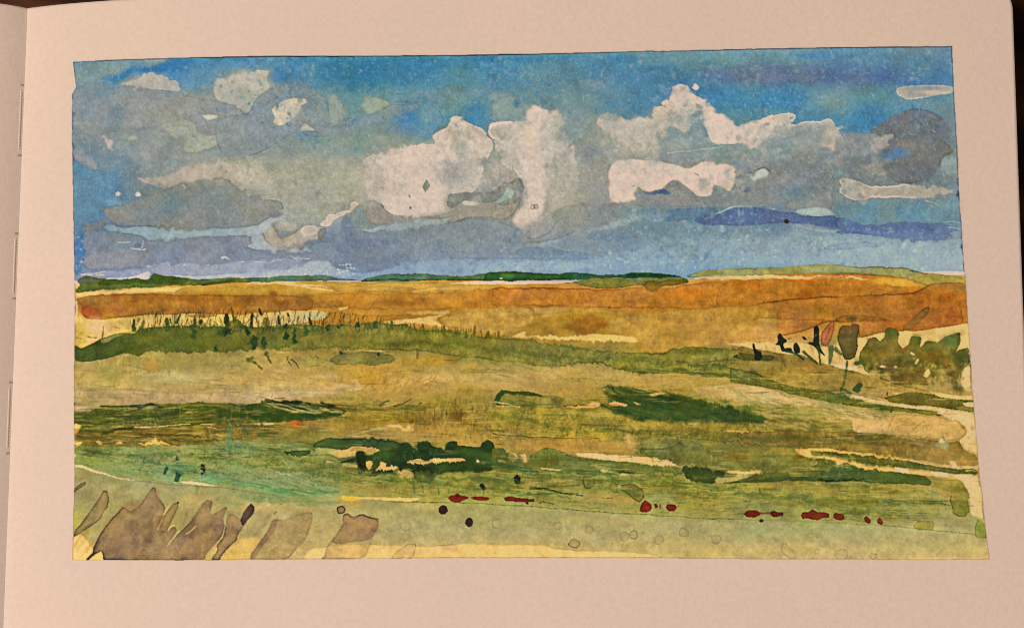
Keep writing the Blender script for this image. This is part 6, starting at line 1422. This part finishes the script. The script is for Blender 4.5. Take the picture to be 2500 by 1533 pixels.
def page_grid(side, inset=0.0, dz=0.0, wid=None):
    """world grid of a page; side +1 right leaf, -1 left leaf; rounded outer corners"""
    g = np.zeros((len(Vv), len(U), 3))
    for j, v in enumerate(Vv):
        for i, u in enumerate(U):
            y0 = Y_TOP0 - PAGE_H + inset
            y1 = Y_TOP0 - inset
            y = y0 + (y1 - y0) * v
            xg = gut_x(y)
            xe = (edge_x(y) - inset) if side > 0 else xg - (edge_x(y) - xg) + inset
            # round the outer corners by pulling the outer edge in
            dy = min(y - y0, y1 - y)
            pull = 0.0
            if dy < RC:
                pull = RC - math.sqrt(max(RC * RC - (RC - dy) ** 2, 0))
            xe2 = xe - side * pull
            x = xg + (xe2 - xg) * u
            g[j, i] = (x, y + SLOPE * abs(x - xg) * (v * 1.0) * (1 if side > 0 else .4), 0)
    x, y = g[..., 0], g[..., 1]
    g[..., 2] = (zpage(x, y) if side > 0 else zleft(x, y)) + dz
    return g


TH = 0.00028
for side, nm, lab in ((1, "page", "cream page carrying the framed painting"), (-1, "page", "blank cream left page curving up out of the gutter in shade")):
    t = page_grid(side)
    b = t.copy(); b[..., 2] -= TH
    o = part(sheet(nm, t, b, M_PAPER, book))
    o["label"] = lab
    # leaves underneath, each a little further in
    t = page_grid(side, 0.0008, -TH - 0.0003)
    b = t.copy(); b[..., 2] = np.minimum(t[..., 2] - 0.0009, np.maximum(t[..., 2] - 0.012, TZ + 0.0062))
    o = part(sheet("page_block", t, b, M_EDGE, book))
    t2 = page_grid(side, -0.0)
    t2 = page_grid(side, 0.0012); t2[..., 2] = TZ + 0.006
    b2 = t2.copy(); b2[..., 2] = TZ + 0.0002
    part(sheet("cover", t2, b2, M_COVER, book))

# ------------------------------------------------------------------ stitches in the fold
def tube(path, r, n=8):
    path = np.array(path)
    d = np.gradient(path, axis=0)
    d /= np.linalg.norm(d, axis=1)[:, None]
    up = np.array([0, 0, 1.0])
    V, F = [], []
    for p, t in zip(path, d):
        a = np.cross(t, up); a /= np.linalg.norm(a) + 1e-9
        b = np.cross(a, t)
        for k in range(n):
            th = 2 * math.pi * k / n
            V.append(p + r * (math.cos(th) * a + math.sin(th) * b))
    m = len(path)
    for j in range(m - 1):
        for k in range(n):
            F.append((j * n + k, j * n + (k + 1) % n, (j + 1) * n + (k + 1) % n, (j + 1) * n + k))
    F.append(tuple(range(n))[::-1]); F.append(tuple((m - 1) * n + k for k in range(n)))
    return V, F


for (ya, yb) in ((212, 377), (574, 726), (937, 1103)):
    ga, gb = hit_z(60, ya, Z_G), hit_z(50, yb, Z_G)
    pv, pf = [], []
    for ply in (0, 1):
        pts = []
        for k in range(90):
            s = k / 89
            y = ga[1] + (gb[1] - ga[1]) * s
            x = gut_x(y) - 0.00055
            dive = 0.0011 * (np.exp(-s / 0.025) + np.exp(-(1 - s) / 0.025))
            z = Z_G + 0.00042 - dive
            ph = 2 * math.pi * 11 * s + ply * math.pi
            pts.append((x + 0.00009 * math.cos(ph), y, z + 0.00009 * math.sin(ph)))
        V, F = tube(pts, 0.00013)
        off = len(pv)
        pv += list(V); pf += [tuple(i + off for i in f) for f in F]
    part(mesh_obj("stitch", pv, pf, M_THREAD, book))
    for s in (-0.02, 1.02):
        y = ga[1] + (gb[1] - ga[1]) * s
        x = gut_x(y) - 0.00035
        n = 12
        ring_v = []
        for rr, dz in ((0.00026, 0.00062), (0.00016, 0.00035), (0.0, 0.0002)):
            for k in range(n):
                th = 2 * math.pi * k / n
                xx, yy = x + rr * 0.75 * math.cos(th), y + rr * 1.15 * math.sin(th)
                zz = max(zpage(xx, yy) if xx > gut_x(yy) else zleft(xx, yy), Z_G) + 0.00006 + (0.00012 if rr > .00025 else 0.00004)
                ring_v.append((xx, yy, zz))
        F = [(r * n + k, r * n + (k + 1) % n, (r + 1) * n + (k + 1) % n, (r + 1) * n + k) for r in (0, 1) for k in range(n)]
        part(mesh_obj("stitch_hole", ring_v, F, M_HOLE, book))

# ------------------------------------------------------------------ painting: pigment film lying on the page
REF = np.stack([np.interp(XX, [180, 1250, 2400], c) for c in ((232, 217, 209), (198, 186, 180), (173, 163, 158))], -1)
ALB = np.clip(PAPER_ALB * lin(C) / lin(REF), 0.004, 0.9)
ALB = ALB * OM[..., None] + PAPER_ALB * (1 - OM[..., None])
PT = on_page(XX, YY, 0.00012)

# ground film below all washes
st = 14
jj = np.unique(np.r_[np.arange(0, H, st), H - 1]); ii = np.unique(np.r_[np.arange(0, W, st), W - 1])
low = on_page(XX[np.ix_(jj, ii)], YY[np.ix_(jj, ii)], 0.00005)
omc = OM[np.ix_(jj, ii)]
idx = np.arange(len(jj) * len(ii)).reshape(len(jj), len(ii))
quad = [(idx[j, i], idx[j + 1, i], idx[j + 1, i + 1], idx[j, i + 1]) for j in range(len(jj) - 1) for i in range(len(ii) - 1)
        if min(omc[j, i], omc[j + 1, i], omc[j + 1, i + 1], omc[j, i + 1]) > .5]
used = np.unique(np.array(quad)); rm = -np.ones(idx.size, int); rm[used] = np.arange(len(used))
painting = part(mesh_obj("painting", low.reshape(-1, 3)[used], rm[np.array(quad)], M_PAPER, book))
painting["label"] = "watercolour of clouds over ochre and green fields with clean taped edges"

inside = OM > 0.02
fin = inside[:-1, :-1] & inside[1:, :-1] & inside[1:, 1:] & inside[:-1, 1:]
FR = np.where(fin, np.where(REG[:-1, :-1] >= 0, REG[:-1, :-1], np.where(YY[:-1, :-1] < hz[None, :-1], SKYR, GRR)), -1)
cnt = np.bincount(FR[FR >= 0].ravel(), minlength=len(REGS))
small = cnt < 110
FR = np.where((FR >= 0) & small[np.clip(FR, 0, None)], np.where(YY[:-1, :-1] < hz[None, :-1], SKYR, GRR), FR)
vid = np.arange(H * W).reshape(H, W)
PTf, ALBf = PT.reshape(-1, 3), ALB.reshape(-1, 3)
LABELS = {'red_dab': 'rust red dab of paint beside the road edge', 'paint_dot': 'round dark brown drop of paint on the grey road'}
for rid in range(len(REGS)):
    if rid not in (SKYR, GRR) and (small[rid] or rid == 0):
        continue
    js, is_ = np.nonzero(FR == rid)
    if len(js) == 0:
        continue
    q = np.stack([vid[js, is_], vid[js + 1, is_], vid[js + 1, is_ + 1], vid[js, is_ + 1]], 1)
    used, inv = np.unique(q, return_inverse=True)
    q = inv.reshape(-1, 4).astype(np.int32)
    me = bpy.data.meshes.new(REGS[rid])
    me.vertices.add(len(used)); me.vertices.foreach_set("co", PTf[used].astype(np.float32).ravel())
    me.loops.add(q.size); me.loops.foreach_set("vertex_index", q.ravel())
    me.polygons.add(len(q))
    me.polygons.foreach_set("loop_start", np.arange(0, q.size, 4, dtype=np.int32))
    me.polygons.foreach_set("use_smooth", np.ones(len(q), bool))
    me.update(calc_edges=True)
    at = me.color_attributes.new("pigment", 'FLOAT_COLOR', 'POINT')
    at.data.foreach_set("color", np.concatenate([ALBf[used], np.ones((len(used), 1))], 1).astype(np.float32).ravel())
    me.materials.append(M_PAINT)
    o = bpy.data.objects.new(REGS[rid], me)
    COL.objects.link(o)
    o.parent = painting
    if REGS[rid] in LABELS:
        o["label"] = LABELS[REGS[rid]]

# the book stands at the table top: keep world positions under the moved empty
for o in PAR:
    o.matrix_parent_inverse = __import__("mathutils").Matrix.Translation((0, 0, -TZ))
